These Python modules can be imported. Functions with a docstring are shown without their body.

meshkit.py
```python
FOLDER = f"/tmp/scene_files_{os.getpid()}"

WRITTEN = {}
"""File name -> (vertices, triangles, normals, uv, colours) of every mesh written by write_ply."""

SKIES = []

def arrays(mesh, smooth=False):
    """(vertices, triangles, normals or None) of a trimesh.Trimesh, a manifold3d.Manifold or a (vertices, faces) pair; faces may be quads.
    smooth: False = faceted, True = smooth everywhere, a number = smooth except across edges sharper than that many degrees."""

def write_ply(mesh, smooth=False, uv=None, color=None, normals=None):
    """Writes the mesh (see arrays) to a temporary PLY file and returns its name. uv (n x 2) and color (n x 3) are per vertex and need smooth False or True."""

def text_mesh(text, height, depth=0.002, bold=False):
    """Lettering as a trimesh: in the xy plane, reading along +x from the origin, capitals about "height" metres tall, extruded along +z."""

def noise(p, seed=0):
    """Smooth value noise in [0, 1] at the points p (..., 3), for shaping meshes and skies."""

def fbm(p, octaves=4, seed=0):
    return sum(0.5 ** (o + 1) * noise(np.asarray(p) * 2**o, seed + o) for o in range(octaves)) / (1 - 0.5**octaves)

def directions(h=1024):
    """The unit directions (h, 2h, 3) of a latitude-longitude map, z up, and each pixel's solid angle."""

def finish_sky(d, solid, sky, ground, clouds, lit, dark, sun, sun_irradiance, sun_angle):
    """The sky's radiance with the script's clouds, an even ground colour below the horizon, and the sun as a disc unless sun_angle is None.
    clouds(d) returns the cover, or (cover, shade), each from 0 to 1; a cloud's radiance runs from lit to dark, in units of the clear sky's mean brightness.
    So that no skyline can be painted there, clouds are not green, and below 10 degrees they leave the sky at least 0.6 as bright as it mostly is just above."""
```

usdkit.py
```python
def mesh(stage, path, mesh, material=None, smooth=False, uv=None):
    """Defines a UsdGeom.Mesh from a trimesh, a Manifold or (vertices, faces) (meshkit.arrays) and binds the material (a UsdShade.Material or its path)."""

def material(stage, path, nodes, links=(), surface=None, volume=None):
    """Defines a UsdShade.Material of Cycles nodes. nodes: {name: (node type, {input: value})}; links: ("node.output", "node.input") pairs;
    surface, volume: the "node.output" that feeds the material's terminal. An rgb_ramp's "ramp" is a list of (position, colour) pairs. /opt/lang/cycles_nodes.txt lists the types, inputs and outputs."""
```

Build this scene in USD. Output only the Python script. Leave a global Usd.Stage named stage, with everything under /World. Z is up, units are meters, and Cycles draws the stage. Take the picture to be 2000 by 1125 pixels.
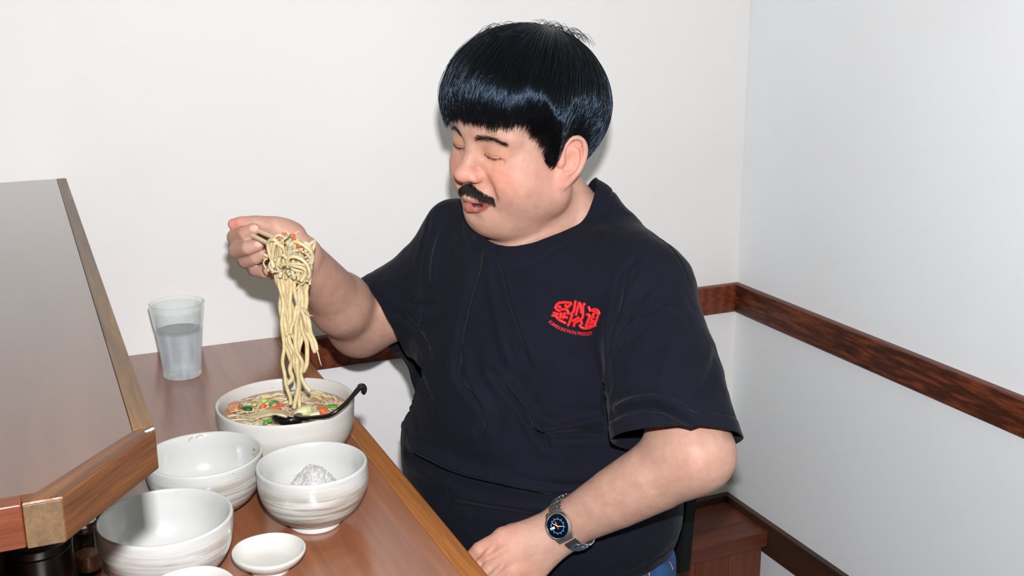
import math, random, os
import numpy as np, trimesh, usdkit, meshkit
from pxr import Usd, UsdGeom, UsdLux, UsdShade, Gf, Sdf, Vt
from scipy.spatial import cKDTree

stage = Usd.Stage.CreateInMemory()
UsdGeom.SetStageUpAxis(stage, UsdGeom.Tokens.z)
UsdGeom.SetStageMetersPerUnit(stage, 1.0)
UsdGeom.Xform.Define(stage, '/World')
UsdGeom.Scope.Define(stage, '/World/Looks')
rng = np.random.default_rng(7)
PI = math.pi

# ------------------------------------------------------------------ camera
F = 2193.7                                   # focal length in pixels of a 2000 px wide picture
YAW, PITCH, ROLL = np.radians([23.722, 15.057, -0.32])
EYE = np.array([0.0, -1.912, 1.34])
_fw = np.array([math.sin(YAW) * math.cos(PITCH), math.cos(YAW) * math.cos(PITCH), -math.sin(PITCH)])
_r = np.array([math.cos(YAW), -math.sin(YAW), 0.0]); _u = np.cross(_r, _fw)
_r, _u = math.cos(ROLL) * _r + math.sin(ROLL) * _u, -math.sin(ROLL) * _r + math.cos(ROLL) * _u
CAM = np.array([_r, _u, _fw])
cam = UsdGeom.Camera.Define(stage, '/World/camera')
m4 = np.eye(4); m4[0, :3] = _r; m4[1, :3] = _u; m4[2, :3] = -_fw; m4[3, :3] = EYE
cam.AddTransformOp().Set(Gf.Matrix4d(m4.tolist()))
cam.CreateHorizontalApertureAttr(36.0); cam.CreateVerticalApertureAttr(20.25)
cam.CreateFocalLengthAttr(36.0 * F / 2000.0)
cam.CreateClippingRangeAttr(Gf.Vec2f(0.05, 50))
cam.CreateExposureAttr(0.59)

# ------------------------------------------------------------------ light: a hot-shoe flash above the lens, and the room's fluorescent lamps
def rect_light(name, loc, w, h, color, nits, axes=None, cone=None):
    l = UsdLux.RectLight.Define(stage, '/World/' + name)
    l.CreateWidthAttr(w); l.CreateHeightAttr(h); l.CreateIntensityAttr(nits); l.CreateColorAttr(Gf.Vec3f(*color))
    m = np.eye(4)
    if axes is not None: m[:3, :3] = axes
    m[3, :3] = loc
    l.AddTransformOp().Set(Gf.Matrix4d(m.tolist()))
    if cone:
        s = UsdLux.ShapingAPI.Apply(l.GetPrim()); s.CreateShapingConeAngleAttr(cone[0]); s.CreateShapingConeSoftnessAttr(cone[1])
    return l
_fu = np.cross(_r, [0, 0, 1.0]); 
rect_light('camera_flash', EYE + _u * 0.118 + _r * 0.012, 0.034, 0.022, (0.985, 0.97, 1.0), 9600.0, np.array([_r, _u, -_fw]))
for k, (x, y) in enumerate(((-0.6, -2.2), (0.7, -3.2))):
    rect_light('ceiling_lamp' + ('_%03d' % k if k else ''), (x, y, 2.46), 1.2, 0.25, (0.84, 1.0, 0.38), 1.9)

# ------------------------------------------------------------------ helpers
used = {}
def numbered(parent, name):
    k = (parent, name); n = used.get(k, -1) + 1; used[k] = n
    return name if n == 0 else '%s_%03d' % (name, n)
def path_of(parent): return '/World' if parent is None else str(parent.GetPath())
def tag(o, label=None, cat=None, group=None, kind=None):
    p = o if isinstance(o, Usd.Prim) else o.GetPrim()
    for k, v in (('label', label), ('category', cat), ('group', group), ('kind', kind)):
        if v: p.SetCustomDataByKey(k, v)
    return p
def thing(name, label, cat, loc=(0, 0, 0), rz=0.0, group=None, axes=None):
    x = UsdGeom.Xform.Define(stage, '/World/' + numbered('/World', name))
    m = np.eye(4)
    c, s = math.cos(rz), math.sin(rz)
    m[:3, :3] = axes if axes is not None else [[c, s, 0], [-s, c, 0], [0, 0, 1]]
    m[3, :3] = loc
    x.AddTransformOp().Set(Gf.Matrix4d(m.tolist()))
    return tag(x, label, cat, group)
def obj(name, mesh, material, parent=None, smooth=False, uv=None):
    base = path_of(parent)
    return usdkit.mesh(stage, base + '/' + numbered(base, name), mesh, material, smooth=smooth, uv=uv).GetPrim()
def struct(name, mesh, material, smooth=False):
    return tag(obj(name, mesh, material, None, smooth), kind='structure')
def cat(*ms): return trimesh.util.concatenate([m for m in ms])
def box(x0, x1, y0, y1, z0, z1, bev=0.0):
    if bev <= 0:
        b = trimesh.creation.box([x1 - x0, y1 - y0, z1 - z0]); b.apply_translation([(x0 + x1) / 2, (y0 + y1) / 2, (z0 + z1) / 2]); return b
    pts = []
    for sx in (0, 1):
        for sy in (0, 1):
            for sz in (0, 1):
                c = np.array([(x0, x1)[sx], (y0, y1)[sy], (z0, z1)[sz]]); d = np.array([1 - 2 * sx, 1 - 2 * sy, 1 - 2 * sz]) * bev
                for e in ((0, 1, 1), (1, 0, 1), (1, 1, 0), (.3, .3, 1), (.3, 1, .3), (1, .3, .3)): pts.append(c + d * np.array(e))
    return trimesh.convex.convex_hull(np.array(pts))
def prism(poly, z0, z1, bev=0.0):
    """A convex outline extruded up, edges chamfered."""
    from shapely.geometry import Polygon
    P = np.array(poly, float)
    def inset(d): return np.array(Polygon(P).buffer(-d, join_style=2).exterior.coords)[:-1]
    if bev <= 0: pts = [np.c_[P, np.full(len(P), z)] for z in (z0, z1)]
    else: pts = [np.c_[q, np.full(len(q), z)] for q, zs in ((inset(bev), (z0, z1)), (inset(bev * .3), (z0 + bev * .3, z1 - bev * .3)), (P, (z0 + bev, z1 - bev))) for z in zs]
    return trimesh.convex.convex_hull(np.vstack(pts))
def grid_faces(n, m, closed_u=True):
    """quads of an n x m grid of points, wrapped along the first index."""
    i, j = np.meshgrid(np.arange(n if closed_u else n - 1), np.arange(m - 1), indexing='ij')
    a = (i * m + j).ravel(); b = (((i + 1) % n) * m + j).ravel()
    return np.vstack([np.c_[a, b, b + 1], np.c_[a, b + 1, a + 1]])
def lathe(profile, n=64, shape=None):
    """profile: (radius, height) points, from the axis outside-bottom round to the axis inside; shape(theta, r, z) -> r, z"""
    P = np.array(profile, float); m = len(P)
    th = np.linspace(0, 2 * PI, n, endpoint=False)
    T, R, Z = np.repeat(th, m), np.tile(P[:, 0], n), np.tile(P[:, 1], n)
    if shape: R, Z = shape(T, R, Z)
    v = np.c_[R * np.cos(T), R * np.sin(T), Z]
    return trimesh.Trimesh(v, grid_faces(n, m), process=False)
def spline(P, n, closed=False):
    from scipy.interpolate import CubicSpline
    P = np.array(P, float); t = np.r_[0, np.cumsum(np.linalg.norm(np.diff(P, axis=0), axis=1))]
    return CubicSpline(t, P)(np.linspace(0, t[-1], n))
def rounded(profile, n=60, sharp=()):
    """smooth curve through profile points"""
    return spline(profile, n)
def tube(P, r, n=8, cap=True, flat=None):
    """tube along points P, radius r (scalar or per point)."""
    P = np.array(P, float); k = len(P); r = np.broadcast_to(np.asarray(r, float), (k,))
    T = np.gradient(P, axis=0); T /= np.linalg.norm(T, axis=1)[:, None] + 1e-12
    a = np.array([0, 0, 1.0]) if abs(T[0, 2]) < .9 else np.array([1.0, 0, 0])
    N = np.zeros_like(P); x = np.cross(T[0], a); x /= np.linalg.norm(x)
    for i in range(k):
        x = x - T[i] * (x @ T[i]); x /= np.linalg.norm(x); N[i] = x
    B = np.cross(T, N)
    th = np.linspace(0, 2 * PI, n, endpoint=False)
    fl = 1.0 if flat is None else flat
    v = (P[None] + r[None, :, None] * (np.cos(th)[:, None, None] * N[None] + fl * np.sin(th)[:, None, None] * B[None])).reshape(-1, 3)
    f = grid_faces(n, k)
    if cap:
        v = np.vstack([v, P[0] - T[0] * r[0] * .5, P[-1] + T[-1] * r[-1] * .5]); i0, i1 = n * k, n * k + 1
        s = np.arange(n) * k; e = s + k - 1
        f = np.vstack([f, np.c_[np.full(n, i0), np.roll(s, -1), s], np.c_[np.full(n, i1), e, np.roll(e, -1)]])
    return trimesh.Trimesh(v, f, process=False)
def curves(name, strands, width, material, parent, label=None):
    """strands: list of (k,3) arrays; width scalar or list of arrays"""
    base = path_of(parent)
    c = UsdGeom.BasisCurves.Define(stage, base + '/' + numbered(base, name))
    pts = np.vstack(strands).astype(np.float32)
    c.CreatePointsAttr(Vt.Vec3fArray.FromNumpy(pts))
    c.CreateCurveVertexCountsAttr(Vt.IntArray.FromNumpy(np.array([len(s) for s in strands], np.int32)))
    c.CreateTypeAttr('linear')
    if np.ndim(width) == 0 and not isinstance(width, list):
        c.CreateWidthsAttr(Vt.FloatArray([float(width)])); c.SetWidthsInterpolation('constant')
    else:
        c.CreateWidthsAttr(Vt.FloatArray.FromNumpy(np.concatenate(width).astype(np.float32))); c.SetWidthsInterpolation('vertex')
    UsdShade.MaterialBindingAPI.Apply(c.GetPrim()).Bind(material)
    if label: tag(c, label)
    return c.GetPrim()

# ------------------------------------------------------------------ materials
MAT = {}
def mat(name, nodes, links=(), surface='p.BSDF'):
    MAT[name] = usdkit.material(stage, '/World/Looks/' + name, nodes, list(links), surface=surface); return MAT[name]
def plain(name, col, rough=.5, **kw):
    d = {'base_color': col, 'roughness': rough}; d.update(kw); return mat(name, {'p': ('principled_bsdf', d)})
def s2l(*c): return tuple(((x / 255 + .055) / 1.055) ** 2.4 if x > 10 else x / 255 / 12.92 for x in c)
def wood(name, dark, mid, light, along, scale, rough, stretch=14.0, bump=.25, figure=0.0, spec=.5, vec='g.position', coat=0.0, turn=0.0):
    sc = [scale] * 3; sc['xyz'.index(along)] = scale / stretch
    n = {'g': ('geometry', {}), 'tc': ('texture_coordinate', {}), 'm': ('mapping', {'mapping_type': 'texture', 'rotation': (0, 0, turn), 'scale': tuple(1 / s for s in sc)}), 'n': ('noise_texture', {'scale': 1.0, 'detail': 7.0, 'roughness': .62, 'distortion': .6}),
         'm2': ('mapping', {'mapping_type': 'texture', 'rotation': (0, 0, turn), 'scale': tuple(1 / (s * .16) for s in sc)}), 'n2': ('noise_texture', {'scale': 1.0, 'detail': 3.0, 'distortion': 1.5}),
         'w': ('wave_texture', {'scale': 9.0, 'distortion': 5.0, 'detail': 2.0, 'detail_scale': 1.5}),
         'mx': ('mix_float', {'fac': .35 if not figure else figure}), 'mx2': ('mix_float', {'fac': .3}),
         'r': ('rgb_ramp', {'ramp': [(0.25, dark), (.5, mid), (.75, light)]}), 'b': ('bump', {'strength': bump, 'distance': .002}),
         'p': ('principled_bsdf', {'roughness': rough, 'specular_ior_level': spec, 'coat_weight': coat, 'coat_roughness': .16, 'coat_ior': 1.5})}
    l = [(vec, 'm.vector'), (vec, 'm2.vector'), ('m.vector', 'n.vector'), ('m2.vector', 'n2.vector'), ('m2.vector', 'w.vector'), ('n.fac', 'mx.a'), ('w.fac' if figure else 'n2.fac', 'mx.b'),
         ('mx.result', 'mx2.a'), ('n2.fac', 'mx2.b'), ('mx2.result', 'r.fac'), ('r.color', 'p.base_color'), ('n.fac', 'b.height'), ('b.normal', 'p.normal')]
    return mat(name, n, l)
def wall_mat(name, base, stain):
    return mat(name, {'g': ('geometry', {}), 'n': ('noise_texture', {'scale': 55.0, 'detail': 6.0, 'roughness': .6}), 'n2': ('noise_texture', {'scale': 2.2, 'detail': 6.0, 'roughness': .65}),
                      'n3': ('noise_texture', {'scale': 9.0, 'detail': 8.0, 'roughness': .75, 'distortion': 1.2}),
                      'r': ('rgb_ramp', {'ramp': [(.3, stain), (.55, base)]}), 'r3': ('rgb_ramp', {'ramp': [(.70, (1, 1, 1)), (.80, (.8, .76, .7))]}), 'mul': ('mix_color', {'blend_type': 'multiply', 'fac': .35}),
                      'b': ('bump', {'strength': .22, 'distance': .002}), 'p': ('principled_bsdf', {'roughness': .75, 'specular_ior_level': .25})},
               [('g.position', 'n.vector'), ('g.position', 'n2.vector'), ('g.position', 'n3.vector'), ('n2.fac', 'r.fac'), ('n3.fac', 'r3.fac'), ('r.color', 'mul.a'), ('r3.color', 'mul.b'), ('mul.result', 'p.base_color'), ('n.fac', 'b.height'), ('b.normal', 'p.normal')])
wall_mat('wall_plaster', (.83, .825, .815), (.80, .79, .77))
wall_mat('side_plaster', (.895, .92, .945), (.87, .89, .905))
wall_mat('bounce_dimming_plaster', (.22, .23, .17), (.19, .20, .15))  # unseen walls, coloured dark and greenish to cut the flash bounce
plain('ceiling_paint', (.30, .31, .23), .8)  # dark green put in to dim light bounced off the unseen ceiling
wood('table_laminate', s2l(106, 58, 35), s2l(135, 82, 54), s2l(158, 102, 70), 'y', 90, .24, 18, .05, spec=.8, coat=.5)
wood('shelf_laminate', s2l(66, 40, 26), s2l(80, 51, 35), s2l(92, 60, 43), 'y', 100, .16, 18, .05, spec=.45, coat=.8)
wood('table_edge_wood', s2l(112, 62, 24), s2l(152, 92, 38), s2l(174, 112, 52), 'y', 260, .38, 22, .35)
wood('shelf_edge_wood', s2l(44, 28, 13), s2l(96, 66, 34), s2l(140, 104, 58), 'y', 330, .38, 22, .4)
wood('shelf_front_wood', s2l(46, 24, 9), s2l(80, 46, 18), s2l(108, 68, 28), 'x', 300, .36, 16, .4, turn=math.atan2(.086, .0633))
wood('end_grain_wood', s2l(50, 36, 20), s2l(74, 56, 34), s2l(94, 73, 46), 'z', 420, .55, 1.5, .15)
wood('red_front_wood', s2l(52, 22, 12), s2l(88, 42, 20), s2l(108, 58, 30), 'x', 260, .4, 14, .3)
wood('rail_wood', s2l(50, 24, 14), s2l(92, 44, 26), s2l(124, 62, 36), 'y', 60, .42, 7, .2, .55)
wood('rail_wood_back', s2l(74, 34, 20), s2l(110, 52, 30), s2l(140, 70, 40), 'x', 60, .42, 7, .2, .3)
wood('low_rail_wood', s2l(44, 28, 20), s2l(64, 42, 30), s2l(84, 56, 40), 'y', 60, .45, 9, .2)
wood('step_wood', s2l(64, 30, 20), s2l(98, 48, 32), s2l(128, 66, 44), 'x', 60, .42, 10, .2)
wood('step_front_wood', s2l(64, 28, 18), s2l(104, 50, 32), s2l(132, 70, 46), 'z', 70, .42, 8, .2)
wood('floor_wood', s2l(70, 66, 62), s2l(96, 92, 88), s2l(118, 114, 110), 'y', 20, .5, 9, .1)

# ------------------------------------------------------------------ the room
ZT = 0.74                                       # table top
XR = 1.362                                      # right wall
struct('floor', box(-2.6, XR + .1, -4.1, .1, -.06, 0), MAT['floor_wood'])
struct('ceiling', box(-2.6, XR + .1, -4.1, .1, 2.5, 2.56), MAT['ceiling_paint'])
struct('wall_back', box(-2.6, XR + .1, .0005, .1, 0, 2.5), MAT['wall_plaster'])
struct('wall_right', box(XR, XR + .1, -4.1, 0, 0, 2.5), MAT['side_plaster'])
struct('wall_left', box(-2.6, -2.5, -4.1, 0, 0, 2.5), MAT['bounce_dimming_plaster'])
struct('wall_front', box(-2.5, XR, -4.1, -4.0, 0, 2.5), MAT['bounce_dimming_plaster'])
struct('trim_1', box(.40, XR, -.016, 0, .673, .733, .0025), MAT['rail_wood_back'])
struct('trim_2', box(XR - .016, XR, -3.9, -.0161, .673, .733, .0025), MAT['rail_wood'])
struct('trim_3', box(.40, XR, -.014, 0, .18, .25, .002), MAT['low_rail_wood'])
struct('trim_4', box(XR - .014, XR, -3.9, -.0141, .18, .25, .002), MAT['low_rail_wood'])

# wooden step in the corner, planks on top and on the front
st = thing('wooden_step', 'low reddish brown wooden step in the wall corner behind the man', 'step', (0, 0, 0))
sx0, sx1, sy0 = .46, XR - .0145, -.166
for k, (a, b) in enumerate(((-.0145, -.066), (-.0665, -.112), (-.1125, sy0 + .0145))):
    obj('plank', box(sx0, sx1, b, a, .213 + .0004 * k, .2345, .0012), MAT['step_wood'], st)
obj('front_lip', box(sx0, sx1 + .0, sy0 - .004, sy0 + .014, .2, .2345, .0012), MAT['step_wood'], st)
w = .082
x = sx1 - .006
while x > sx0:
    x1 = max(x - w, sx0)
    obj('front_board', box(x1 + .0006, x, sy0 + .006, sy0 + .02, 0, .2, .001), MAT['step_front_wood'], st); x = x1
obj('side_board', box(sx1 - .02, sx1 - .006, sy0 + .0201, -.02, 0, .2125), MAT['step_front_wood'], st)

# lower table
YF = -2.05
t = thing('counter_table', 'dark brown laminate counter table with an orange wood edge, under the bowls', 'table')
obj('tabletop', box(-.33, .377, YF, -.0002, ZT - .036, ZT), MAT['table_laminate'], t)
obj('edge_trim', box(.3772, .4045, YF, -.0002, ZT - .040, ZT + .0004, .003), MAT['table_edge_wood'], t)
for yy in (-.12, -1.95): obj('leg', box(-.27, -.20, yy - .035, yy + .035, 0, ZT - .037, .004), MAT['step_front_wood'], t)
for yy in (-.05, -1.98): obj('leg', box(.20, .26, yy - .03, yy + .03, 0, ZT - .037, .004), MAT['step_front_wood'], t)

# raised counter (chamfered front corner) on a board partition
ZR, TH, EW = 1.048, .0285, .0145
r = thing('raised_counter', 'raised brown laminate counter with worn wooden edging at the left', 'counter')
A, Bp, Cp = (.0645, -1.157), (.0012, -1.243), (-.021, -1.247)
dirc = np.array(Bp) - np.array(A); dirc /= np.linalg.norm(dirc); nin = np.array([dirc[1], -dirc[0]])
if nin @ (np.array([-1, 1])) < 0: nin = -nin
Ai, Bi = np.array(A) + nin * EW, np.array(Bp) + nin * EW
ti = A[0] - EW
sA = (Ai[0] - ti) / dirc[0]; P1 = Ai - dirc * sA                       # inner line meets inner edge of side trim
P2 = Bi + dirc * ((Bp[1] + EW - Bi[1]) / dirc[1])
obj('panel', prism([(-.6, -.0005), (ti, -.0005), tuple(P1), tuple(P2), (-.6, Bp[1] + EW)], ZR - TH, ZR - .0006), MAT['shelf_laminate'], r)
obj('side_edge', prism([(ti + .0003, -.0005), (A[0], -.0005), (A[0] , A[1] + .0105), (ti + .0003, P1[1] + .0012)], ZR - TH, ZR, .0012), MAT['shelf_edge_wood'], r)
obj('corner_edge', prism([tuple(P1 + (.0002, 0)), (A[0], A[1] + .010), A, Bp, (Cp[0], Bp[1]), (Cp[0], Bp[1] + .004), tuple(P2)], ZR - TH - .0006, ZR + .0006, .0016), MAT['shelf_front_wood'], r)
plain('chipped_paint', (.80, .79, .77), .7)
chip = trimesh.convex.convex_hull(np.array([(A[0] - .0012 - u * .006 + w_ * .0016, A[1] + .0030 - u * .0048 - w_ * .0020, ZR + .0004 + h_ * .0006) for u, w_ in ((0, 0), (.5, .3), (1, .1), (1, .8), (.6, 1.1), (.1, .9)) for h_ in (0, 1)]))
obj('paint_chip', chip, MAT['chipped_paint'], r)
obj('front_edge', box(-.6, Cp[0] - .0003, Bp[1] - .0003, Bp[1] + EW - .0002, ZR - TH, ZR, .0012), MAT['red_front_wood'], r)
obj('end_block', box(Cp[0] + .0002, Bp[0] - .0006, Bp[1] - .0008, Bp[1] + .001, ZR - TH - .0004, ZR - .0012, .0004), MAT['end_grain_wood'], r)
obj('support_board', box(-.36, -.334, -1.2, -.001, 0, ZR - TH - .0002), MAT['step_front_wood'], r)

# ------------------------------------------------------------------ implicit modelling: smooth unions of limbs, meshed by sparse surface nets
class SDF:
    def __init__(self): self.ops = []
    def _put(self, op, fn, c, rad, k): self.ops.append((op, fn, np.asarray(c, float), rad, k)); return self
    def ell(self, c, r, R=None, k=.02, op='u'):
        """ellipsoid; R rows are its axes in this field's space"""
        c, r = np.asarray(c, float), np.asarray(r, float)
        def fn(p):
            q = p - c
            if R is not None: q = q @ np.asarray(R).T
            a = np.linalg.norm(q / r, axis=1); b = np.linalg.norm(q / (r * r), axis=1)
            return a * (a - 1) / np.maximum(b, 1e-9)
        return self._put(op, fn, c, r.max(), k)
    def cap(self, a, b, ra, rb=None, k=.02, op='u'):
        a, b = np.asarray(a, float), np.asarray(b, float); rb = ra if rb is None else rb
        d = b - a; L2 = max(d @ d, 1e-12)
        def fn(p):
            t = np.clip((p - a) @ d / L2, 0, 1)
            return np.linalg.norm(p - a - t[:, None] * d, axis=1) - (ra + (rb - ra) * t)
        return self._put(op, fn, (a + b) / 2, np.sqrt(L2) / 2 + max(ra, rb), k)
    def chain(self, pts, rs, k=.02, op='u'):
        """a polyline with radii as ONE primitive (hard union inside, so k blends it once)"""
        P = np.asarray(pts, float); rs = np.broadcast_to(np.asarray(rs, float), (len(P),))
        def fn(p):
            out = None
            for i in range(len(P) - 1):
                d = P[i + 1] - P[i]; t = np.clip((p - P[i]) @ d / max(d @ d, 1e-12), 0, 1)
                e = np.linalg.norm(p - P[i] - t[:, None] * d, axis=1) - (rs[i] + (rs[i + 1] - rs[i]) * t)
                out = e if out is None else np.minimum(out, e)
            return out
        c = (P.min(0) + P.max(0)) / 2
        return self._put(op, fn, c, np.linalg.norm(P - c, axis=1).max() + rs.max(), k)
    def place(self, sub, R, T, s=1.0):
        """adds the ops of another field, moved: world = T + s * local @ R (rows of R are the local axes)"""
        R, T = np.asarray(R), np.asarray(T)
        for op, fn, c, rad, k in sub.ops:
            self.ops.append((op, (lambda f: lambda p: f((p - T) @ R.T / s) * s)(fn), T + s * (c @ R), rad * s, k * s))
        return self
    def __call__(self, p, margin=None):
        p = np.asarray(p, float); out = np.full(len(p), 1.0); N = 16384
        for s in range(0, len(p), N):
            q = p[s:s + N]; lo, hi = q.min(0), q.max(0); d = np.full(len(q), 1.0)
            for op, fn, c, rad, k in self.ops:
                if margin is not None and np.linalg.norm(np.maximum(np.maximum(lo - c, c - hi), 0)) - rad > k + margin: continue
                e = fn(q)
                if op == 's': e = -e; h = np.maximum(k - np.abs(d - e), 0) / k; d = np.maximum(d, e) + h * h * k * .25
                else: h = np.maximum(k - np.abs(d - e), 0) / k; d = np.minimum(d, e) - h * h * k * .25
            out[s:s + N] = d
        return out
    def grad(self, p, d, e=2e-4):
        g = np.empty_like(p)
        for i in range(3):
            o = np.zeros(3); o[i] = e
            g[:, i] = (self(p + o, .02) - d) / e
        return g
def morton_sort(ijk):
    return np.lexsort((ijk[:, 2] % 8, ijk[:, 1] % 8, ijk[:, 0] % 8, ijk[:, 2] // 8, ijk[:, 1] // 8, ijk[:, 0] // 8))
def surface_net(f, lo, hi, h, levels=4, slack=1.35):
    lo = np.asarray(lo, float); H = h * 2 ** levels
    n = np.ceil((np.asarray(hi) - lo) / H).astype(int)
    cells = np.stack(np.meshgrid(*[np.arange(x) for x in n], indexing='ij'), -1).reshape(-1, 3)
    for L in range(levels, -1, -1):
        s = h * 2 ** L
        cells = cells[morton_sort(cells)]
        d = f(lo + (cells + .5) * s, s * 2)
        cells = cells[np.abs(d) < s * .87 * slack]
        if L: cells = (cells[:, None] * 2 + np.array(list(np.ndindex(2, 2, 2)))[None]).reshape(-1, 3)
    def key(c): c = c.astype(np.int64) + 4; return (c[..., 0] << 42) | (c[..., 1] << 21) | c[..., 2]
    offs = np.array(list(np.ndindex(2, 2, 2)))
    cor = cells[:, None] + offs[None]; ck = key(cor)
    uk, inv = np.unique(ck.ravel(), return_inverse=True); inv = inv.reshape(ck.shape)
    uc = np.stack([(uk >> 42) & 0x1fffff, (uk >> 21) & 0x1fffff, uk & 0x1fffff], -1) - 4
    od = morton_sort(uc); val = np.empty(len(uc)); val[od] = f(lo + uc[od] * h, 4 * h)
    V = val[inv]
    act = (V.min(1) < 0) & (V.max(1) >= 0); cells, V, ck = cells[act], V[act], ck[act]
    acc = np.zeros((len(cells), 3)); cnt = np.zeros(len(cells))
    for a in range(8):
        for ax in range(3):
            if offs[a][ax] == 0:
                o = offs[a].copy(); o[ax] = 1; b = int(o @ [4, 2, 1])
                va, vb = V[:, a], V[:, b]; m = (va < 0) != (vb < 0)
                t = np.where(m, va / np.where(m, va - vb, 1), 0)
                pos = np.repeat(offs[a][None].astype(float), len(cells), 0); pos[:, ax] += t
                acc += np.where(m[:, None], pos, 0); cnt += m
    verts = lo + (cells + acc / cnt[:, None]) * h
    kk = key(cells); o = np.argsort(kk); ks = kk[o]
    def find(c):
        q = key(c); i = np.clip(np.searchsorted(ks, q), 0, len(ks) - 1)
        return np.where(ks[i] == q, o[i], -1)
    F_ = []
    for ax in range(3):
        u, w = (ax + 1) % 3, (ax + 2) % 3
        o1 = np.zeros(3, int); o1[ax] = 1
        v0, v1 = V[:, 0], V[:, int(o1 @ [4, 2, 1])]
        m = np.nonzero((v0 < 0) != (v1 < 0))[0]
        eu, ew = np.zeros(3, int), np.zeros(3, int); eu[u] = 1; ew[w] = 1
        a, b, c, d = m, find(cells[m] - eu), find(cells[m] - eu - ew), find(cells[m] - ew)
        ok = (b >= 0) & (c >= 0) & (d >= 0); flip = v0[m] < 0
        q = np.stack([a, b, c, d], 1)[ok]; fl = flip[ok]
        q[~fl] = q[~fl][:, ::-1]
        F_.append(q)
    q = np.vstack(F_); f3 = np.vstack([q[:, [0, 1, 2]], q[:, [0, 2, 3]]])
    return verts, f3
def snap(f, v, n=2, lim=.0015):
    for _ in range(n):
        d = f(v, .02); g = f.grad(v, d); st = (d / np.maximum((g * g).sum(1), .2))[:, None] * g
        L = np.linalg.norm(st, axis=1, keepdims=True); v = v - st * np.minimum(1, lim / np.maximum(L, 1e-12))
    return v
def refine(v, f, region):
    """conforming edge split where region(midpoint) holds"""
    e = np.sort(np.vstack([f[:, [0, 1]], f[:, [1, 2]], f[:, [2, 0]]]), 1)
    ue, inv = np.unique(e, axis=0, return_inverse=True); inv = inv.ravel()
    mid = v[ue].mean(1); s = region(mid)
    idx = np.full(len(ue), -1); idx[s] = len(v) + np.arange(s.sum()); v2 = np.vstack([v, mid[s]])
    n = len(f); M = np.stack([idx[inv[:n]], idx[inv[n:2 * n]], idx[inv[2 * n:]]], 1); c = (M >= 0).sum(1)
    out = [f[c == 0]]
    q, m = f[c == 3], M[c == 3]
    out += [np.c_[q[:, 0], m[:, 0], m[:, 2]], np.c_[m[:, 0], q[:, 1], m[:, 1]], np.c_[m[:, 2], m[:, 1], q[:, 2]], m]
    for k in range(3):
        t = (c == 1) & (M[:, k] >= 0); q = np.roll(f[t], -k, 1); m = M[t, k]
        out += [np.c_[q[:, 0], m, q[:, 2]], np.c_[m, q[:, 1], q[:, 2]]]
        t = (c == 2) & (M[:, k] < 0); q = np.roll(f[t], -k, 1); m = np.roll(M[t], -k, 1)   # edges 1 and 2 split
        out += [np.c_[q[:, 0], q[:, 1], m[:, 1]], np.c_[q[:, 0], m[:, 1], m[:, 2]], np.c_[m[:, 2], m[:, 1], q[:, 2]]]
    return v2, np.vstack(out)
def P(px, py, depth):
    """a point seen at (px, py) of the 2000 x 1125 picture, at a distance along the lens axis (a way to measure, as with tape)"""
    return EYE + (np.array([(px - 1000) / F, (562.5 - py) / F, 1.0]) @ CAM) * depth
def pix(p):
    q = (np.asarray(p) - EYE) @ CAM.T; return np.stack([1000 + F * q[..., 0] / q[..., 2], 562.5 - F * q[..., 1] / q[..., 2], q[..., 2]], -1)
def rot_zxy(a, b, c):
    from scipy.spatial.transform import Rotation
    return Rotation.from_euler('ZXY', np.radians([a, b, c])).as_matrix()

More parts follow.
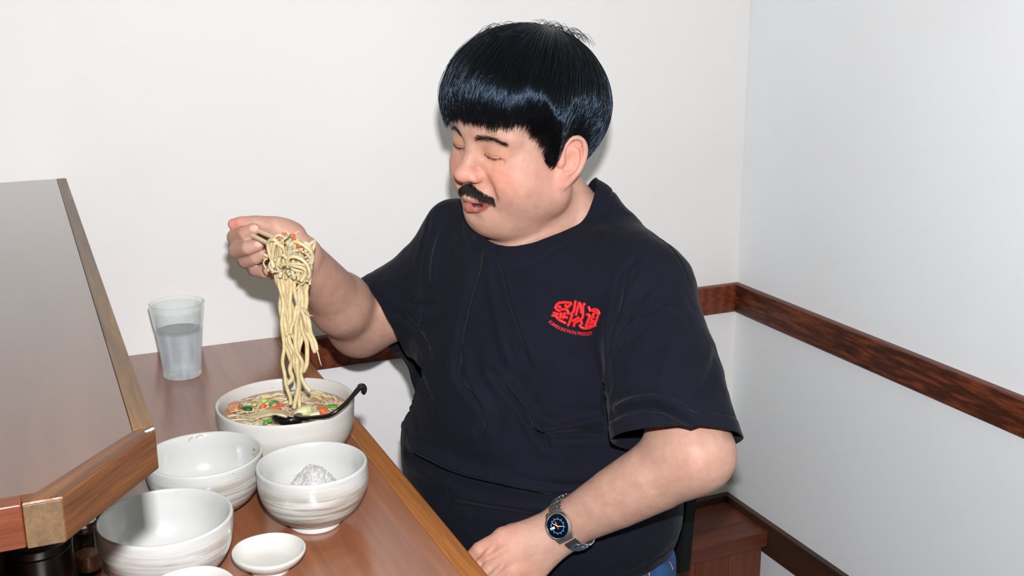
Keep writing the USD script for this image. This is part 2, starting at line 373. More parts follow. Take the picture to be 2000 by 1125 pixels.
# ------------------------------------------------------------------ the man: skeleton
HR = rot_zxy(109.2, -6.8, -6.2).T                # rows: the head's right, forward and up in the world
HO = np.array([0.617, -.530, 1.146])             # between the eyes
def HW(p): return HO + np.asarray(p, float) @ HR
LV, FV, UV = np.array([.58, -.81, 0]), np.array([-.81, -.58, 0]), np.array([0, 0, 1.0])
TR = np.array([LV / np.linalg.norm(LV), FV / np.linalg.norm(FV), UV])
shR, shL = P(884, 548, 1.655), P(1240, 568, 1.478)
elR, wrR = P(702, 638, 1.72), P(588, 500, 1.49)
elL, wrL = P(1358, 886, 1.362), P(1108, 1025, 1.445)
neck = np.array([.675, -.505, .985])

# head, in its own frame: x right, y forward, z up, eyes at the origin's height
head = SDF()
head.ell((0, -.012, .034), (.080, .099, .088), k=.02)
head.ell((0, .018, -.033), (.070, .060, .084), k=.03)
for s in (-1, 1):
    head.ell((s * .042, .038, -.046), (.035, .038, .042), k=.025)
    head.cap((s * .056, .000, -.068), (s * .016, .050, -.097), .029, .024, k=.028)
head.ell((0, .022, -.106), (.050, .048, .026), k=.022)
head.ell((0, .0575, -.094), (.025, .023, .023), k=.018)
for s in (-1, 1):
    head.cap((s * .012, .0765, .020), (s * .048, .060, .018), .012, .010, k=.016)
    head.ell((s * .033, .0965, .002), (.020, .018, .0130), k=.020, op='s')
    head.ell((s * .033, .0630, .001), (.0185, .0155, .0140), k=.010)
head.chain([(0, .0785, .010), (0, .0850, -.008), (0, .0945, -.028)], [.0075, .0080, .0105], k=.012)
head.ell((0, .0985, -.0315), (.0124, .0122, .0108), k=.008)
for s in (-1, 1):
    head.ell((s * .0144, .087, -.0350), (.0080, .0112, .0082), k=.006)
    head.ell((s * .0068, .0955, -.0440), (.0030, .0048, .0038), k=.002, op='s')
# mouth: upper lip mound, lips, the open slit
head.ell((0, .0730, -.061), (.024, .0165, .016), k=.012)
UL = [(-.0205, .0790, -.0722), (-.011, .0878, -.0682), (-.0035, .0912, -.0665), (0, .0908, -.0671), (.0035, .0912, -.0665), (.011, .0878, -.0682), (.0205, .0790, -.0722)]
LL = [(-.0150, .0810, -.0752), (-.0078, .0868, -.0794), (0, .0886, -.0804), (.0078, .0868, -.0794), (.0150, .0810, -.0752)]
SLIT = [(-.0175, .0855, -.0735), (-.009, .0938, -.0731), (0, .0970, -.0732), (.009, .0938, -.0731), (.0175, .0855, -.0735)]
head.chain(UL, [.0030, .0046, .0052, .0050, .0052, .0046, .0030], k=.004)
head.chain(LL, [.0034, .0066, .0076, .0066, .0034], k=.005)
head.chain(SLIT, [.0005, .0013, .0017, .0013, .0005], k=.0022, op='s')
head.ell((0, .0885, -.0930), (.014, .006, .0035), k=.008, op='s')
LASH = [(.0175, .0760, -.0010), (.0250, .0785, -.0042), (.033, .0790, -.0054), (.0405, .0768, -.0042), (.0465, .0722, -.0018)]
for s in (-1, 1):   # closed lids: the lash line
    head.chain([np.array(q) * (s, 1, 1) for q in LASH], [.0006, .0010, .0011, .0010, .0006], k=.0014, op='s')
    head.chain([(s * .019, .0790, -.0100), (s * .033, .0785, -.0135), (s * .046, .0720, -.0100)], .0008, k=.007, op='s')
    head.chain([(s * .0195, .088, -.0270), (s * .0232, .0835, -.0330), (s * .0238, .083, -.0390)], .0009, k=.006, op='s')
    head.chain([(s * .021, .088, -.0330), (s * .030, .079, -.0480), (s * .033, .076, -.0600)], [.0010, .0008, .0005], k=.014, op='s')   # nose to mouth fold
# ears
def ear(s):
    E = SDF()
    c = np.array([.083, -.012, -.022])
    out = np.array([.90, .30, .12]); out /= np.linalg.norm(out)          # outward
    upv = np.array([.0, -.28, 1.0]); upv -= out * (upv @ out); upv /= np.linalg.norm(upv)
    bk = np.cross(upv, out); bk = bk if bk[1] < 0 else -bk
    B = np.array([bk, upv, out])
    def W(u, v, w): p = c + np.array([u, v, w]) @ B; return p * [s, 1, 1]
    Rr = (B * [s, 1, 1])
    E.ell(W(.002, .002, .0), (.0185, .031, .0052), Rr, k=.006)
    E.ell(W(-.004, -.024, .001), (.0115, .0125, .0052), Rr, k=.006)
    rim = [(-.012, .004, .004), (-.013, .016, .005), (-.008, .027, .006), (.002, .033, .006), (.012, .030, .006), (.0185, .020, .006), (.0195, .007, .005), (.016, -.008, .004), (.009, -.020, .003), (.001, -.029, .002)]
    E.chain([W(*q) for q in spline(rim, 26)], .0036, k=.003)
    anti = [(.003, .020, .004), (.009, .012, .0048), (.0105, .002, .0048), (.007, -.009, .0045), (.000, -.0145, .0045)]
    E.chain([W(*q) for q in spline(anti, 14)], .0028, k=.004)
    E.ell(W(-.001, .000, .010), (.0085, .0125, .0085), Rr, k=.004, op='s')
    E.ell(W(.004, .024, .0095), (.0085, .0050, .0065), Rr, k=.004, op='s')
    E.ell(W(-.0125, -.002, .0035), (.0050, .0068, .0045), Rr, k=.004)     # tragus
    E.ell(W(-.006, -.0095, .0075), (.0030, .0042, .0060), Rr, k=.002, op='s')
    return E
HS = 1.0

body = SDF()
body.cap(shR, shL, .058, .056, k=.04)
body.ell((.645, -.540, .85), (.160, .100, .16), TR, k=.06)
body.ell((.660, -.540, .68), (.165, .130, .16), TR, k=.06)
body.cap(neck + (0, 0, -.03), HW((0, -.036, -.085)), .064, .060, k=.018)
body.ell(neck + np.array([.02, .015, -.035]), (.11, .065, .045), TR, k=.05)
TPL, TPM, TPR = P(1136, 405, 1.565), P(1206, 450, 1.54), P(888, 440, 1.64)                # where the neck meets the shoulders
body.chain([TPL, TPM, shL], [.022, .025, .046], k=.04); body.cap(neck + (0, 0, -.02), TPR, .03, .03, k=.04)
# legs
hipL, hipR = np.array([.71, -.64, .47]), np.array([.61, -.49, .47])
knL, knR = np.array([.32, -.82, .47]), np.array([.24, -.62, .47])
anL, anR = np.array([.33, -.82, .09]), np.array([.26, -.61, .09])
body.ell((.67, -.545, .52), (.165, .13, .11), TR, k=.05)
for h_, k_, a_ in ((hipL, knL, anL), (hipR, knR, anR)):
    body.cap(h_, k_, .075, .052, k=.04); body.cap(k_, a_, .050, .036, k=.02)
    body.cap(a_ + (0, 0, -.035), a_ + np.array([-.13, -.03, -.05]), .032, .024, k=.02)
# arms
body.cap(shR, elR, .050, .045, k=.03)
body.cap(elR, elR + (wrR - elR) * .35, .042, .043, k=.02); body.cap(elR + (wrR - elR) * .35, wrR, .042, .027, k=.02)
body.cap(shL, elL, .051, .0425, k=.03)
body.chain([elL, elL + (wrL - elL) * .3, elL + (wrL - elL) * .6, wrL], [.0425, .0440, .0390, .0290], k=.03)

body.place(head, HR, HO, HS)
for s in (-1, 1): body.place(ear(s), HR, HO, HS)
# right hand: palm towards the camera, fingers closed round the chopsticks
def finger(pts, rs, k=.006):
    body.chain(pts, rs, k=k)
rMC = [P(520, 446, 1.505), P(506, 466, 1.500), P(508, 492, 1.498), P(522, 516, 1.500)]       # index .. little knuckles
for q, r_ in zip(rMC, (.0135, .014, .0135, .0125)): body.cap(wrR, q, .020, r_, k=.012)
body.ell(P(551, 453, 1.475), (.022, .0155, .018), np.array([_r, _u, _fw]), k=.012)
finger([P(574, 457, 1.482), P(536, 442, 1.468), P(498, 435.5, 1.462), P(470, 436, 1.462), P(456, 437.5, 1.464)], [.0145, .0130, .0098, .0088, .0072], k=.010)
finger([rMC[0], P(462, 463, 1.485), P(458, 463, 1.470), P(478, 455, 1.446), P(496, 447.5, 1.440)], [.0120, .0095, .0100, .0090, .0080])
finger([rMC[1], P(464, 490, 1.482), P(462, 489, 1.466), P(484, 484, 1.443), P(503, 478, 1.440)], [.0120, .0098, .0105, .0095, .0082])
finger([rMC[2], P(478, 510, 1.488), P(480, 509, 1.472), P(500, 503, 1.456), P(514, 498, 1.452)], [.0115, .0095, .0098, .0088, .0076])
finger([rMC[3], P(495, 527, 1.492), P(500, 528, 1.478), P(518, 532, 1.466), P(535, 536, 1.462)], [.0105, .0085, .0085, .0078, .0066])
for c, ax_ in ((P(496, 445.5, 1.4335), (.0062, .0045, .0022)), (P(506, 476, 1.4335), (.0062, .0045, .0022))):
    body.ell(c, ax_, np.array([_r, _u, _fw]), k=.0015)
# left hand: back up, resting on the lap, fingers curled over the thigh under the table edge
lMC = [P(985, 1052, 1.427), P(994, 1084, 1.422), P(1008, 1112, 1.422), P(1030, 1136, 1.427)]
for q, r_ in zip(lMC, (.0150, .0150, .0145, .0135)): body.cap(wrL, q, .0235, r_, k=.014)
finger([lMC[0], P(938, 1076, 1.407), P(928, 1086, 1.410), P(925, 1110, 1.419), P(930, 1128, 1.429)], [.0130, .0118, .0110, .0100, .0085])
finger([lMC[1], P(958, 1112, 1.402), P(946, 1126, 1.404), P(938, 1150, 1.413), P(940, 1166, 1.423)], [.0130, .0115, .0110, .0100, .0085])
finger([lMC[2], P(985, 1138, 1.402), P(972, 1152, 1.405), P(962, 1172, 1.415), P(962, 1186, 1.425)], [.0125, .0112, .0105, .0096, .0082])
finger([lMC[3], P(1012, 1158, 1.412), P(1000, 1170, 1.415), P(990, 1186, 1.423), P(990, 1196, 1.431)], [.0110, .0098, .0092, .0084, .0074])
finger([P(1052, 1035, 1.452), P(1000, 1042, 1.467), P(962, 1062, 1.469), P(940, 1082, 1.467)], [.016, .0135, .0115, .0090], k=.012)

def on_body(px, py, d0=1.30, d1=1.56):
    d = d0
    for _ in range(60):
        s_ = float(body(P(px, py, d)[None], .2)[0])
        if s_ < .0003 or d > d1: break
        d += s_ * .9
    return P(px, py, d)
GAPS = [[(962, 1066), (950, 1080), (936, 1098)], [(980, 1103), (968, 1116), (958, 1128)]]
for g_ in [[on_body(*q) for q in l_] for l_ in GAPS]:      # the clefts between the fingers of the left hand
    body.chain(g_, [.0010, .0024, .0034], k=.004, op='s')

# ------------------------------------------------------------------ materials of the man
MAT['skin'] = mat('skin', {'a': ('attribute', {'attribute': 'tint'}), 'g': ('geometry', {}), 'n': ('noise_texture', {'scale': 420.0, 'detail': 3.0}), 'n2': ('noise_texture', {'scale': 60.0, 'detail': 4.0, 'roughness': .6}),
    'r2': ('rgb_ramp', {'ramp': [(.3, (.90, .84, .82)), (.7, (1.06, 1.08, 1.08))]}), 'mul': ('mix_color', {'blend_type': 'multiply', 'fac': 1.0, 'use_clamp_result': False}),
    'b': ('bump', {'strength': .22, 'distance': .0008}), 'p': ('principled_bsdf', {'roughness': .54, 'specular_ior_level': .32, 'subsurface_weight': .25, 'subsurface_scale': .003, 'subsurface_radius': (1.0, .35, .2), 'subsurface_method': 'random_walk'})},
    [('g.position', 'n.vector'), ('g.position', 'n2.vector'), ('n2.fac', 'r2.fac'), ('a.color', 'mul.a'), ('r2.color', 'mul.b'), ('mul.result', 'p.base_color'), ('n.fac', 'b.height'), ('b.normal', 'p.normal')])
mat('hair_black', {'p': ('principled_bsdf', {'base_color': (.0025, .0028, .003), 'roughness': .22, 'specular_ior_level': .46, 'specular_tint': (.46, .68, 1.0)})})
mat('facial_hair', {'p': ('principled_bsdf', {'base_color': (.008, .006, .005), 'roughness': .45, 'specular_ior_level': .28})})
mat('hair_mass_black', {'p': ('principled_bsdf', {'base_color': (.002, .002, .0025), 'roughness': .7, 'specular_ior_level': .05})})

# ------------------------------------------------------------------ the man
man = thing('person', 'man in a black t-shirt with moustache lifting noodles with chopsticks at the counter', 'person', (0, 0, 0))
bv, bf = surface_net(body, (.0, -1.1, -.02), (1.1, .1, 1.36), .0032)
face_c, rh_c, lh_c = HW((0, .04, -.03)), P(505, 480, 1.47), P(1000, 1090, 1.42)
def fine(q): return (np.linalg.norm(q - HW((0, .05, -.04)), axis=1) < .095) | (np.linalg.norm(q - HW((-.083, -.012, -.022)), axis=1) < .045) | (np.linalg.norm(q - rh_c, axis=1) < .075) | (np.linalg.norm(q - P(955, 1090, 1.40), axis=1) < .05)
def finer(q): l = (q - HO) @ HR.T; return (np.linalg.norm((l - (0, .085, -.035)) / (.06, .045, .06), axis=1) < 1) | (np.linalg.norm((l - (-.086, -.012, -.022)) / (.03, .03, .042), axis=1) < 1)
bv, bf = refine(bv, bf, fine)
bv, bf = refine(bv, bf, finer)
sel = np.nonzero(fine(bv))[0]; sel = sel[morton_sort(np.floor(bv[sel] / .004).astype(int) + 2000)]
bv[sel] = snap(body, bv[sel], 2)
loc = (bv - HO) @ HR.T
def gauss(c, s): return np.exp(-.5 * (((loc - np.asarray(c)) / np.asarray(s)) ** 2).sum(1))
def dist_chain(p, pts):
    out = np.full(len(p), 9.0)
    for a, b in zip(pts[:-1], pts[1:]):
        a, b = np.asarray(a), np.asarray(b); d = b - a; t = np.clip((p - a) @ d / (d @ d), 0, 1); out = np.minimum(out, np.linalg.norm(p - a - t[:, None] * d, axis=1))
    return out
skin_c = np.array(s2l(187, 148, 131)); tint = np.tile(skin_c, (len(bv), 1))
def blend(w, col):
    global tint
    tint = tint * (1 - w[:, None]) + np.array(col) * w[:, None]
inhead = np.linalg.norm(loc, axis=1) < .2
blend(.55 * np.maximum(gauss((-.042, .075, -.035), (.02, .03, .018)), gauss((.042, .075, -.035), (.02, .03, .018))), s2l(226, 150, 128))
blend(.5 * gauss((0, .105, -.034), (.014, .02, .012)), s2l(228, 150, 132))
blend(.35 * np.maximum(gauss((-.033, .08, .0), (.016, .02, .010)), gauss((.033, .08, .0), (.016, .02, .010))), s2l(214, 140, 100))
blend(.45 * np.maximum(gauss((-.087, -.012, -.022), (.014, .03, .035)), gauss((.087, -.012, -.022), (.014, .03, .035))), s2l(232, 150, 134))
beard = gauss((0, .07, -.100), (.05, .05, .018)); blend(.30 * np.clip(beard, 0, 1), s2l(176, 136, 112))
def lipw(ch, r_, s_): return np.where(inhead, np.clip(1 - (dist_chain(loc, ch) - r_) / s_, 0, 1), 0)
blend(.75 * lipw(UL, .0052, .0016) * (loc[:, 2] < -.0660), s2l(168, 104, 94))
blend(.9 * lipw(LL, .0080, .0018) * (loc[:, 2] > -.0895), s2l(166, 96, 88))
blend(np.clip(1.5 * lipw(SLIT, .0012, .0030), 0, 1) * (loc[:, 1] < .0918), s2l(70, 22, 20))
for s in (1, -1):
    bq = [np.array([.012 + .038 * t, .083 - .018 * t * t, .0165 + .0055 * math.sin(min(t * 1.5, 1) * PI * .55) - .0085 * t * t]) * (s, 1, 1) for t in np.linspace(0, 1, 8)]
    rt, _ = cKDTree(loc[inhead]).query(bq); bq = np.array(bq); bq = loc[inhead][_]
    blend(.55 * np.where(inhead, np.exp(-.5 * (dist_chain(loc, bq) / .0028) ** 2), 0), s2l(96, 66, 54))
nail = np.zeros(len(bv))
for c in (P(497, 445.5, 1.4315), P(507, 476, 1.4315)): nail = np.maximum(nail, np.clip(1.4 - np.linalg.norm((bv - c) @ np.array([_r, _u, _fw]).T / (.0060, .0042, .004), axis=1), 0, 1))
blend(.7 * np.clip(nail * 3, 0, 1), s2l(236, 178, 170))
w = np.clip(1 - np.linalg.norm(bv - P(460, 437, 1.46), axis=1) / .022, 0, 1); blend(.5 * w, s2l(236, 130, 120))
for c in lMC + [P(938, 1076, 1.40)]: blend(.25 * np.exp(-.5 * (np.linalg.norm(bv - c, axis=1) / .016) ** 2), s2l(214, 136, 110))
om = usdkit.mesh(stage, str(man.GetPath()) + '/body', (bv, bf), MAT['skin'], smooth=True)
UsdGeom.PrimvarsAPI(om).CreatePrimvar('tint', Sdf.ValueTypeNames.Color3fArray, 'vertex').Set(Vt.Vec3fArray.FromNumpy(tint.astype(np.float32)))
body_prim = om.GetPrim()

# hair: a dark mass over the scalp and strands combed from the crown
HC, HRAD = np.array([0, -.0124, .0352]), np.array([.1106, .1194, .1100])
zx = [-180, -150, -130, -122, -114, -104, -92, -82, -77, -72, -66, -60, -54, -48, -38, -25, -14, 0]
zz_ = [-.078, -.076, -.072, -.064, -.042, -.004, .013, .010, -.004, -.034, -.016, .012, .022, .036, .038, .032, .038, .041]
def z_end(phi_deg): return np.interp(-np.abs(phi_deg), zx, zz_)
WH = np.array([.0, -.42, .907])                 # crown (unit, in the ellipsoid's scaled space)
wx = np.array([1.0, 0, 0]); wy = np.cross(WH, wx)
def hair_dir(a, t):
    """scaled unit direction at angle t from the crown, bearing a"""
    return np.cos(t)[..., None] * WH + np.sin(t)[..., None] * (np.cos(a)[..., None] * wx + np.sin(a)[..., None] * wy)
def hair_pt(d, fac):
    """d: scaled directions; hair thins towards its lower edge at the sides and the nape"""
    p = d * HRAD; phi = np.degrees(np.arctan2(p[..., 0], p[..., 1])); ze = z_end(phi)
    side = np.clip((np.abs(phi) - 35) / 25, 0, 1); back = np.clip((np.abs(phi) - 95) / 30, 0, 1)
    z = p[..., 2] + HC[2]
    low = np.clip(-p[..., 2], 0, .07); full = (1 - (low / HRAD[2]) ** 2) ** (-.5 * .7 * (1 - .8 * back))
    p = p * np.stack([full, full, np.ones_like(full)], -1)
    u = np.clip((z - ze) / (.075 + .03 * back), 0, 1)
    thin = 1 - side * (.20 - .02 * back) * (1 - u) ** 1.6 - (1 - side) * .040 * (1 - u) ** 3
    q = p * np.stack([thin, thin, np.ones_like(thin)], -1)
    return q * fac + HC, z - ze
na, nt = 220, 60
aa = np.linspace(0, 2 * PI, na, endpoint=False)
def end_t(a, fac=1.0, extra=0.0):
    lo_, hi_ = np.full(len(a), .2), np.full(len(a), 2.6)
    for _ in range(30):
        m_ = (lo_ + hi_) / 2; g_ = hair_pt(hair_dir(a, m_), 1.0)[1] - extra
        lo_, hi_ = np.where(g_ > 0, m_, lo_), np.where(g_ > 0, hi_, m_)
    return lo_
te = end_t(aa, extra=.011); te = te - .10 * np.clip(np.cos((np.degrees(np.arctan2(*np.moveaxis(hair_pt(hair_dir(aa, te), 1.0)[0][:, :2] - HC[:2], -1, 0)))) * PI / 120), 0, 1)
tt = np.linspace(0.0, 1, nt) ** .8
outer = hair_pt(hair_dir(np.repeat(aa, nt), np.outer(te, tt).ravel()), .955)[0].reshape(na, nt, 3)
inner = hair_pt(hair_dir(np.repeat(aa, nt), np.outer(te, tt).ravel()), .78)[0].reshape(na, nt, 3)[:, ::-1]
g = np.concatenate([outer, inner], 1)
hm = trimesh.Trimesh(HW(g.reshape(-1, 3)), grid_faces(na, 2 * nt)[:, ::-1], process=False)
hair = obj('hair', hm, MAT['hair_mass_black'], man, True)
tag(hair, 'thick straight black hair with a cropped fringe')
r2 = np.random.default_rng(3)
NS, NP = 13000, 15
a = r2.uniform(0, 2 * PI, NS); fac = 1.0 - .05 * r2.random(NS) ** 1.5
clump = .55 * meshkit.noise(np.c_[np.cos(a) * 7, np.sin(a) * 7, np.zeros(NS)], 5) + .45 * meshkit.noise(np.c_[np.cos(a) * 26, np.sin(a) * 26, np.zeros(NS)], 8)
t1 = end_t(a, extra=0) * 1.0 + r2.normal(0, .026, NS) + (clump - .46) * .34
t0 = t1 * r2.uniform(.02, .55, NS) ** 1.0
s_ = np.linspace(0, 1, NP)
tm = t0[:, None] + (t1 - t0)[:, None] * s_
am = a[:, None] + (r2.normal(0, .05, NS)[:, None] + (clump - .5)[:, None] * .34) * s_ ** 1.5 + .030 * np.sin(s_ * 5 + r2.uniform(0, 6, NS)[:, None]) + .014 * np.sin(s_ * 11 + r2.uniform(0, 6, NS)[:, None])
lift = 1 + (.014 * r2.normal(size=NS))[:, None] * np.sin(s_ * PI) + (.006 * r2.normal(size=NS))[:, None] * np.sin(s_ * 9)
pts = hair_pt(hair_dir(am.ravel(), tm.ravel()), 1.0)[0].reshape(NS, NP, 3)
pts = HC + (pts - HC) * (fac[:, None] * lift)[..., None] * np.where(s_ > .85, 1 - (s_ - .85) * .12, 1)[None, :, None]
wd = [np.interp(s_, [0, .1, .75, 1], [.0003, .0006, .0006, .00012])] * NS
curves('hair_strands', list(HW(pts.reshape(-1, 3)).reshape(NS, NP, 3)), wd, MAT['hair_black'], hair)
# loose tufts at the crown
tf = []
for k in range(200):
    bk_ = k % 2; base = np.array([r2.uniform(-.045, .040), (-.052 if bk_ else .016) + r2.normal(0, .009), 0]); dn = base / HRAD; dn[2] = np.sqrt(max(1 - dn[0] ** 2 - dn[1] ** 2, .05)); p0 = HC + dn * HRAD * .965
    dy = (-.034 if bk_ else .030) * r2.uniform(.6, 1.2); h_ = r2.uniform(.003, .013); dx = r2.normal(0, .008)
    tf.append(np.array([p0 + np.array([dx * u, dy * u, h_ * math.sin(u * PI * .85) + .001 - (.016 if bk_ else .010) * u * u]) for u in np.linspace(0, 1, 10)]))
for k in (0, 1): curves('hair_tuft', [HW(x) for x in tf[k::2]], .00042, MAT['hair_black'], hair)

# facial hair and lashes: strands rooted on the skin
tree = cKDTree(loc[inhead]); locs_in = loc[inhead]; nrm_all = trimesh.Trimesh(bv, bf, process=False).vertex_normals @ HR.T; nrm_in = nrm_all[inhead]
fr_i = np.nonzero((nrm_in[:, 1] > .02) & (locs_in[:, 1] > .05))[0]; tree2 = cKDTree(locs_in[fr_i][:, [0, 2]])
def root(p, front=False):
    if not front: d, i = tree.query(p); return locs_in[i], nrm_in[i]
    idx = []
    for c in tree2.query_ball_point(np.asarray(p)[:, [0, 2]], .0016):
        c = fr_i[c] if len(c) else fr_i[[0]]; idx.append(c[locs_in[c, 1].argmax()] if len(c) == 1 else c[np.argsort(-locs_in[c, 1])[min(2, len(c) - 1)]])
    q_ = np.array(p, float).copy(); q_[:, 1] = locs_in[idx, 1]; return q_, nrm_in[idx]
def fur(name, n, sampler, direction, length, width, lift_, parent=man, seed=1, npt=6, sag=0.0, front=False):
    R_ = np.random.default_rng(seed); S_, W_ = [], []
    q = np.array([sampler(R_) for _ in range(n)]); rp, rn = root(q, front)
    for p0, n0, q0 in zip(rp, rn, q):
        d = np.array(direction(q0, R_)); d = d - n0 * (d @ n0); d /= np.linalg.norm(d); L = length * R_.uniform(.7, 1.15)
        u = np.linspace(0, 1, npt)[:, None]
        S_.append(HW(p0 - n0 * .0006 + d * L * u + n0 * (lift_ * L * np.sin(u * 2.2)) + np.array([0, 0, -sag]) * u ** 2)); W_.append(np.interp(u[:, 0], [0, .6, 1], [width, width * .9, width * .2]))
    return curves(name, S_, W_, MAT['facial_hair'], parent)
def brow(s):
    def smp(R_):
        t = R_.random(); c = np.array([.012 + .039 * t, .083 - .018 * t * t, .0165 + .0055 * math.sin(min(t * 1.5, 1) * PI * .55) - .0085 * t * t]); wd_ = .0046 * (1 - .6 * t) * (.5 + min(t * 4, .5))
        return c * (s, 1, 1) + (0, 0, R_.normal(0, .55) * wd_)
    return smp
for s in (1, -1): fur('eyebrow', 460, brow(s), lambda q, R_, s=s: (s * 1.0, -.3, .30 * (1 - abs(q[0]) / .03) + R_.normal(0, .10)), 0.0076, .00018, .14, seed=5 + s, front=True)
def mous(R_):
    t = R_.uniform(-1, 1); x = .031 * t; z = -.0520 - .0125 * abs(t) ** 1.5 + R_.uniform(-1, 1) * .0055 * (1 - .66 * abs(t))
    return np.array([x, .098 - .021 * t * t, z])
fur('moustache', 1500, mous, lambda q, R_: (q[0] * 24 + R_.normal(0, .18), .25, -1.0), .0092, .00024, .46, seed=9, sag=.0012, front=True)
def lash(s):
    L_ = spline(LASH, 40)
    def smp(R_):
        return L_[R_.integers(2, 38)] * (s, 1, 1) + (0, 0, -.0003)
    return smp
for s in (1, -1): fur('eyelash', 130, lash(s), lambda q, R_, s=s: (s * .35 + R_.normal(0, .12), .5, -.75), .0042, .00017, .35, seed=21 + s)

# ------------------------------------------------------------------ clothes
mat('shirt_cotton', {'g': ('geometry', {}), 'n': ('noise_texture', {'scale': 900.0, 'detail': 2.0}), 'n2': ('noise_texture', {'scale': 14.0, 'detail': 4.0}), 'r': ('rgb_ramp', {'ramp': [(.3, s2l(15, 17, 26)), (.7, s2l(24, 26, 38))]}),
    'mm': ('mix_float', {'fac': .4}), 'b': ('bump', {'strength': .35, 'distance': .0008}), 'p': ('principled_bsdf', {'roughness': .9, 'specular_ior_level': .12, 'sheen_weight': .04, 'sheen_roughness': .4})},
    [('g.position', 'n.vector'), ('g.position', 'n2.vector'), ('n.fac', 'mm.a'), ('n2.fac', 'mm.b'), ('mm.result', 'r.fac'), ('r.color', 'p.base_color'), ('n.fac', 'b.height'), ('b.normal', 'p.normal')])
mat('denim', {'g': ('geometry', {}), 'n': ('noise_texture', {'scale': 700.0, 'detail': 2.0}), 'n2': ('noise_texture', {'scale': 25.0, 'detail': 5.0}), 'mm': ('mix_float', {'fac': .6}), 'r': ('rgb_ramp', {'ramp': [(.3, s2l(18, 38, 74)), (.7, s2l(52, 88, 136))]}),
    'b': ('bump', {'strength': .4, 'distance': .0008}), 'p': ('principled_bsdf', {'roughness': .8, 'specular_ior_level': .25})},
    [('g.position', 'n.vector'), ('g.position', 'n2.vector'), ('n.fac', 'mm.a'), ('n2.fac', 'mm.b'), ('mm.result', 'r.fac'), ('r.color', 'p.base_color'), ('n.fac', 'b.height'), ('b.normal', 'p.normal')])
plain('red_thread', s2l(206, 34, 38), .5)
plain('orange_thread', s2l(212, 150, 90), .6)
plain('black_leather', s2l(20, 20, 20), .45)
plain('sole_rubber', s2l(200, 195, 185), .7)

shirt = SDF()
shirt.ell((.645, -.535, .865), (.190, .120, .175), TR, k=.05)
shirt.ell((.644, -.530, .70), (.212, .158, .20), TR, k=.08)
shirt.ell((.655, -.530, .60), (.208, .160, .13), TR, k=.06)
shirt.cap(shR, shL, .068, .062, k=.06)
shirt.chain([TPL - UV * .004, TPM - UV * .006, shL], [.032, .034, .058], k=.05); shirt.cap(neck + (.01, .01, -.02), TPR, .045, .040, k=.05); shirt.cap(neck + np.array([.03, .03, -.02]), TPL, .040, .034, k=.05)
cR, cL = P(736, 620, 1.70), P(1318, 855, 1.372)
shirt.cap(shR + (0, 0, -.006), cR + (cR - shR) * .25, .074, .062, k=.04)
slt = P(1262, 585, 1.462)
shirt.cap(slt, cL + (cL - slt) * .12, .066, .079, k=.022)
def plane(a, b, c, inside):
    n_ = np.cross(b - a, c - a); n_ /= np.linalg.norm(n_)
    if n_ @ (inside - a) < 0: n_ = -n_
    return lambda p: (p - a) @ n_
cutR = plane(P(697, 548, 1.71), P(776, 693, 1.71), P(749, 612, 1.635), shR)
cutL = plane(P(1188, 862, 1.385), P(1438, 866, 1.385), P(1310, 834, 1.305), shL)
nb0, nb1 = neck + np.array([.0, .0, -.06]) + FV * .034 + LV * .012, HW((0, -.034, -.075)) + FV * .012 + LV * .004
ndir = (nb1 - nb0) / np.linalg.norm(nb1 - nb0)
torso = SDF(); torso.ops = shirt.ops[:3]
def shirt_cut(p):
    """> 0 where there is cloth"""
    q = p - nb0; r_ = np.linalg.norm(q - (q @ ndir)[:, None] * ndir, axis=1)
    c = np.where(p[:, 2] > .9, r_ - .086, 1.0)
    nr = np.linalg.norm(p - cR, axis=1) < .17; c = np.where(nr, np.minimum(c, cutR(p)), c)
    ax_ = slt + np.clip((p - slt) @ (cL - slt) / ((cL - slt) @ (cL - slt)), 0, 2)[:, None] * (cL - slt)
    nl = (np.linalg.norm(p - ax_, axis=1) - .076 < torso(p)) & (p[:, 2] < .95)
    c = np.where(nl, np.minimum(c, cutL(p)), c)
    return np.minimum(c, np.where(nl & (cutL(p) < .02), 1.0, p[:, 2] - (.563 - .05 * np.clip((.74 - p[:, 0]) / .2, 0, 1))))
def clip(v, f, c):
    """keeps c > 0, cutting triangles along c = 0"""
    ins = c > 0; cnt = ins[f].sum(1); out = [f[cnt == 3]]; nv = [v]; edges = {}; n = len(v); new = []
    def cut(a, b):
        k = (min(a, b), max(a, b))
        if k not in edges:
            t = c[a] / (c[a] - c[b]); edges[k] = n + len(new); new.append(v[a] + (v[b] - v[a]) * t)
        return edges[k]
    ex = []
    for t in f[cnt == 1]:
        k = int(np.nonzero(ins[t])[0][0]); a, b, d = np.roll(t, -k); ex.append((a, cut(a, b), cut(a, d)))
    for t in f[cnt == 2]:
        k = int(np.nonzero(~ins[t])[0][0]); a, b, d = np.roll(t, -k); x, y = cut(a, b), cut(a, d); ex += [(x, b, d), (x, d, y)]
    v2 = np.vstack([v, np.array(new).reshape(-1, 3)]); f2 = np.vstack(out + [np.array(ex, int).reshape(-1, 3)])
    u, inv = np.unique(f2, return_inverse=True); return v2[u], inv.reshape(f2.shape)
def biggest(v, f):
    m = trimesh.Trimesh(v, f, process=False); lab = trimesh.graph.connected_component_labels(m.face_adjacency, node_count=len(f)); k = np.bincount(lab).argmax(); f = f[lab == k]
    u, inv = np.unique(f, return_inverse=True); return v[u], inv.reshape(f.shape)
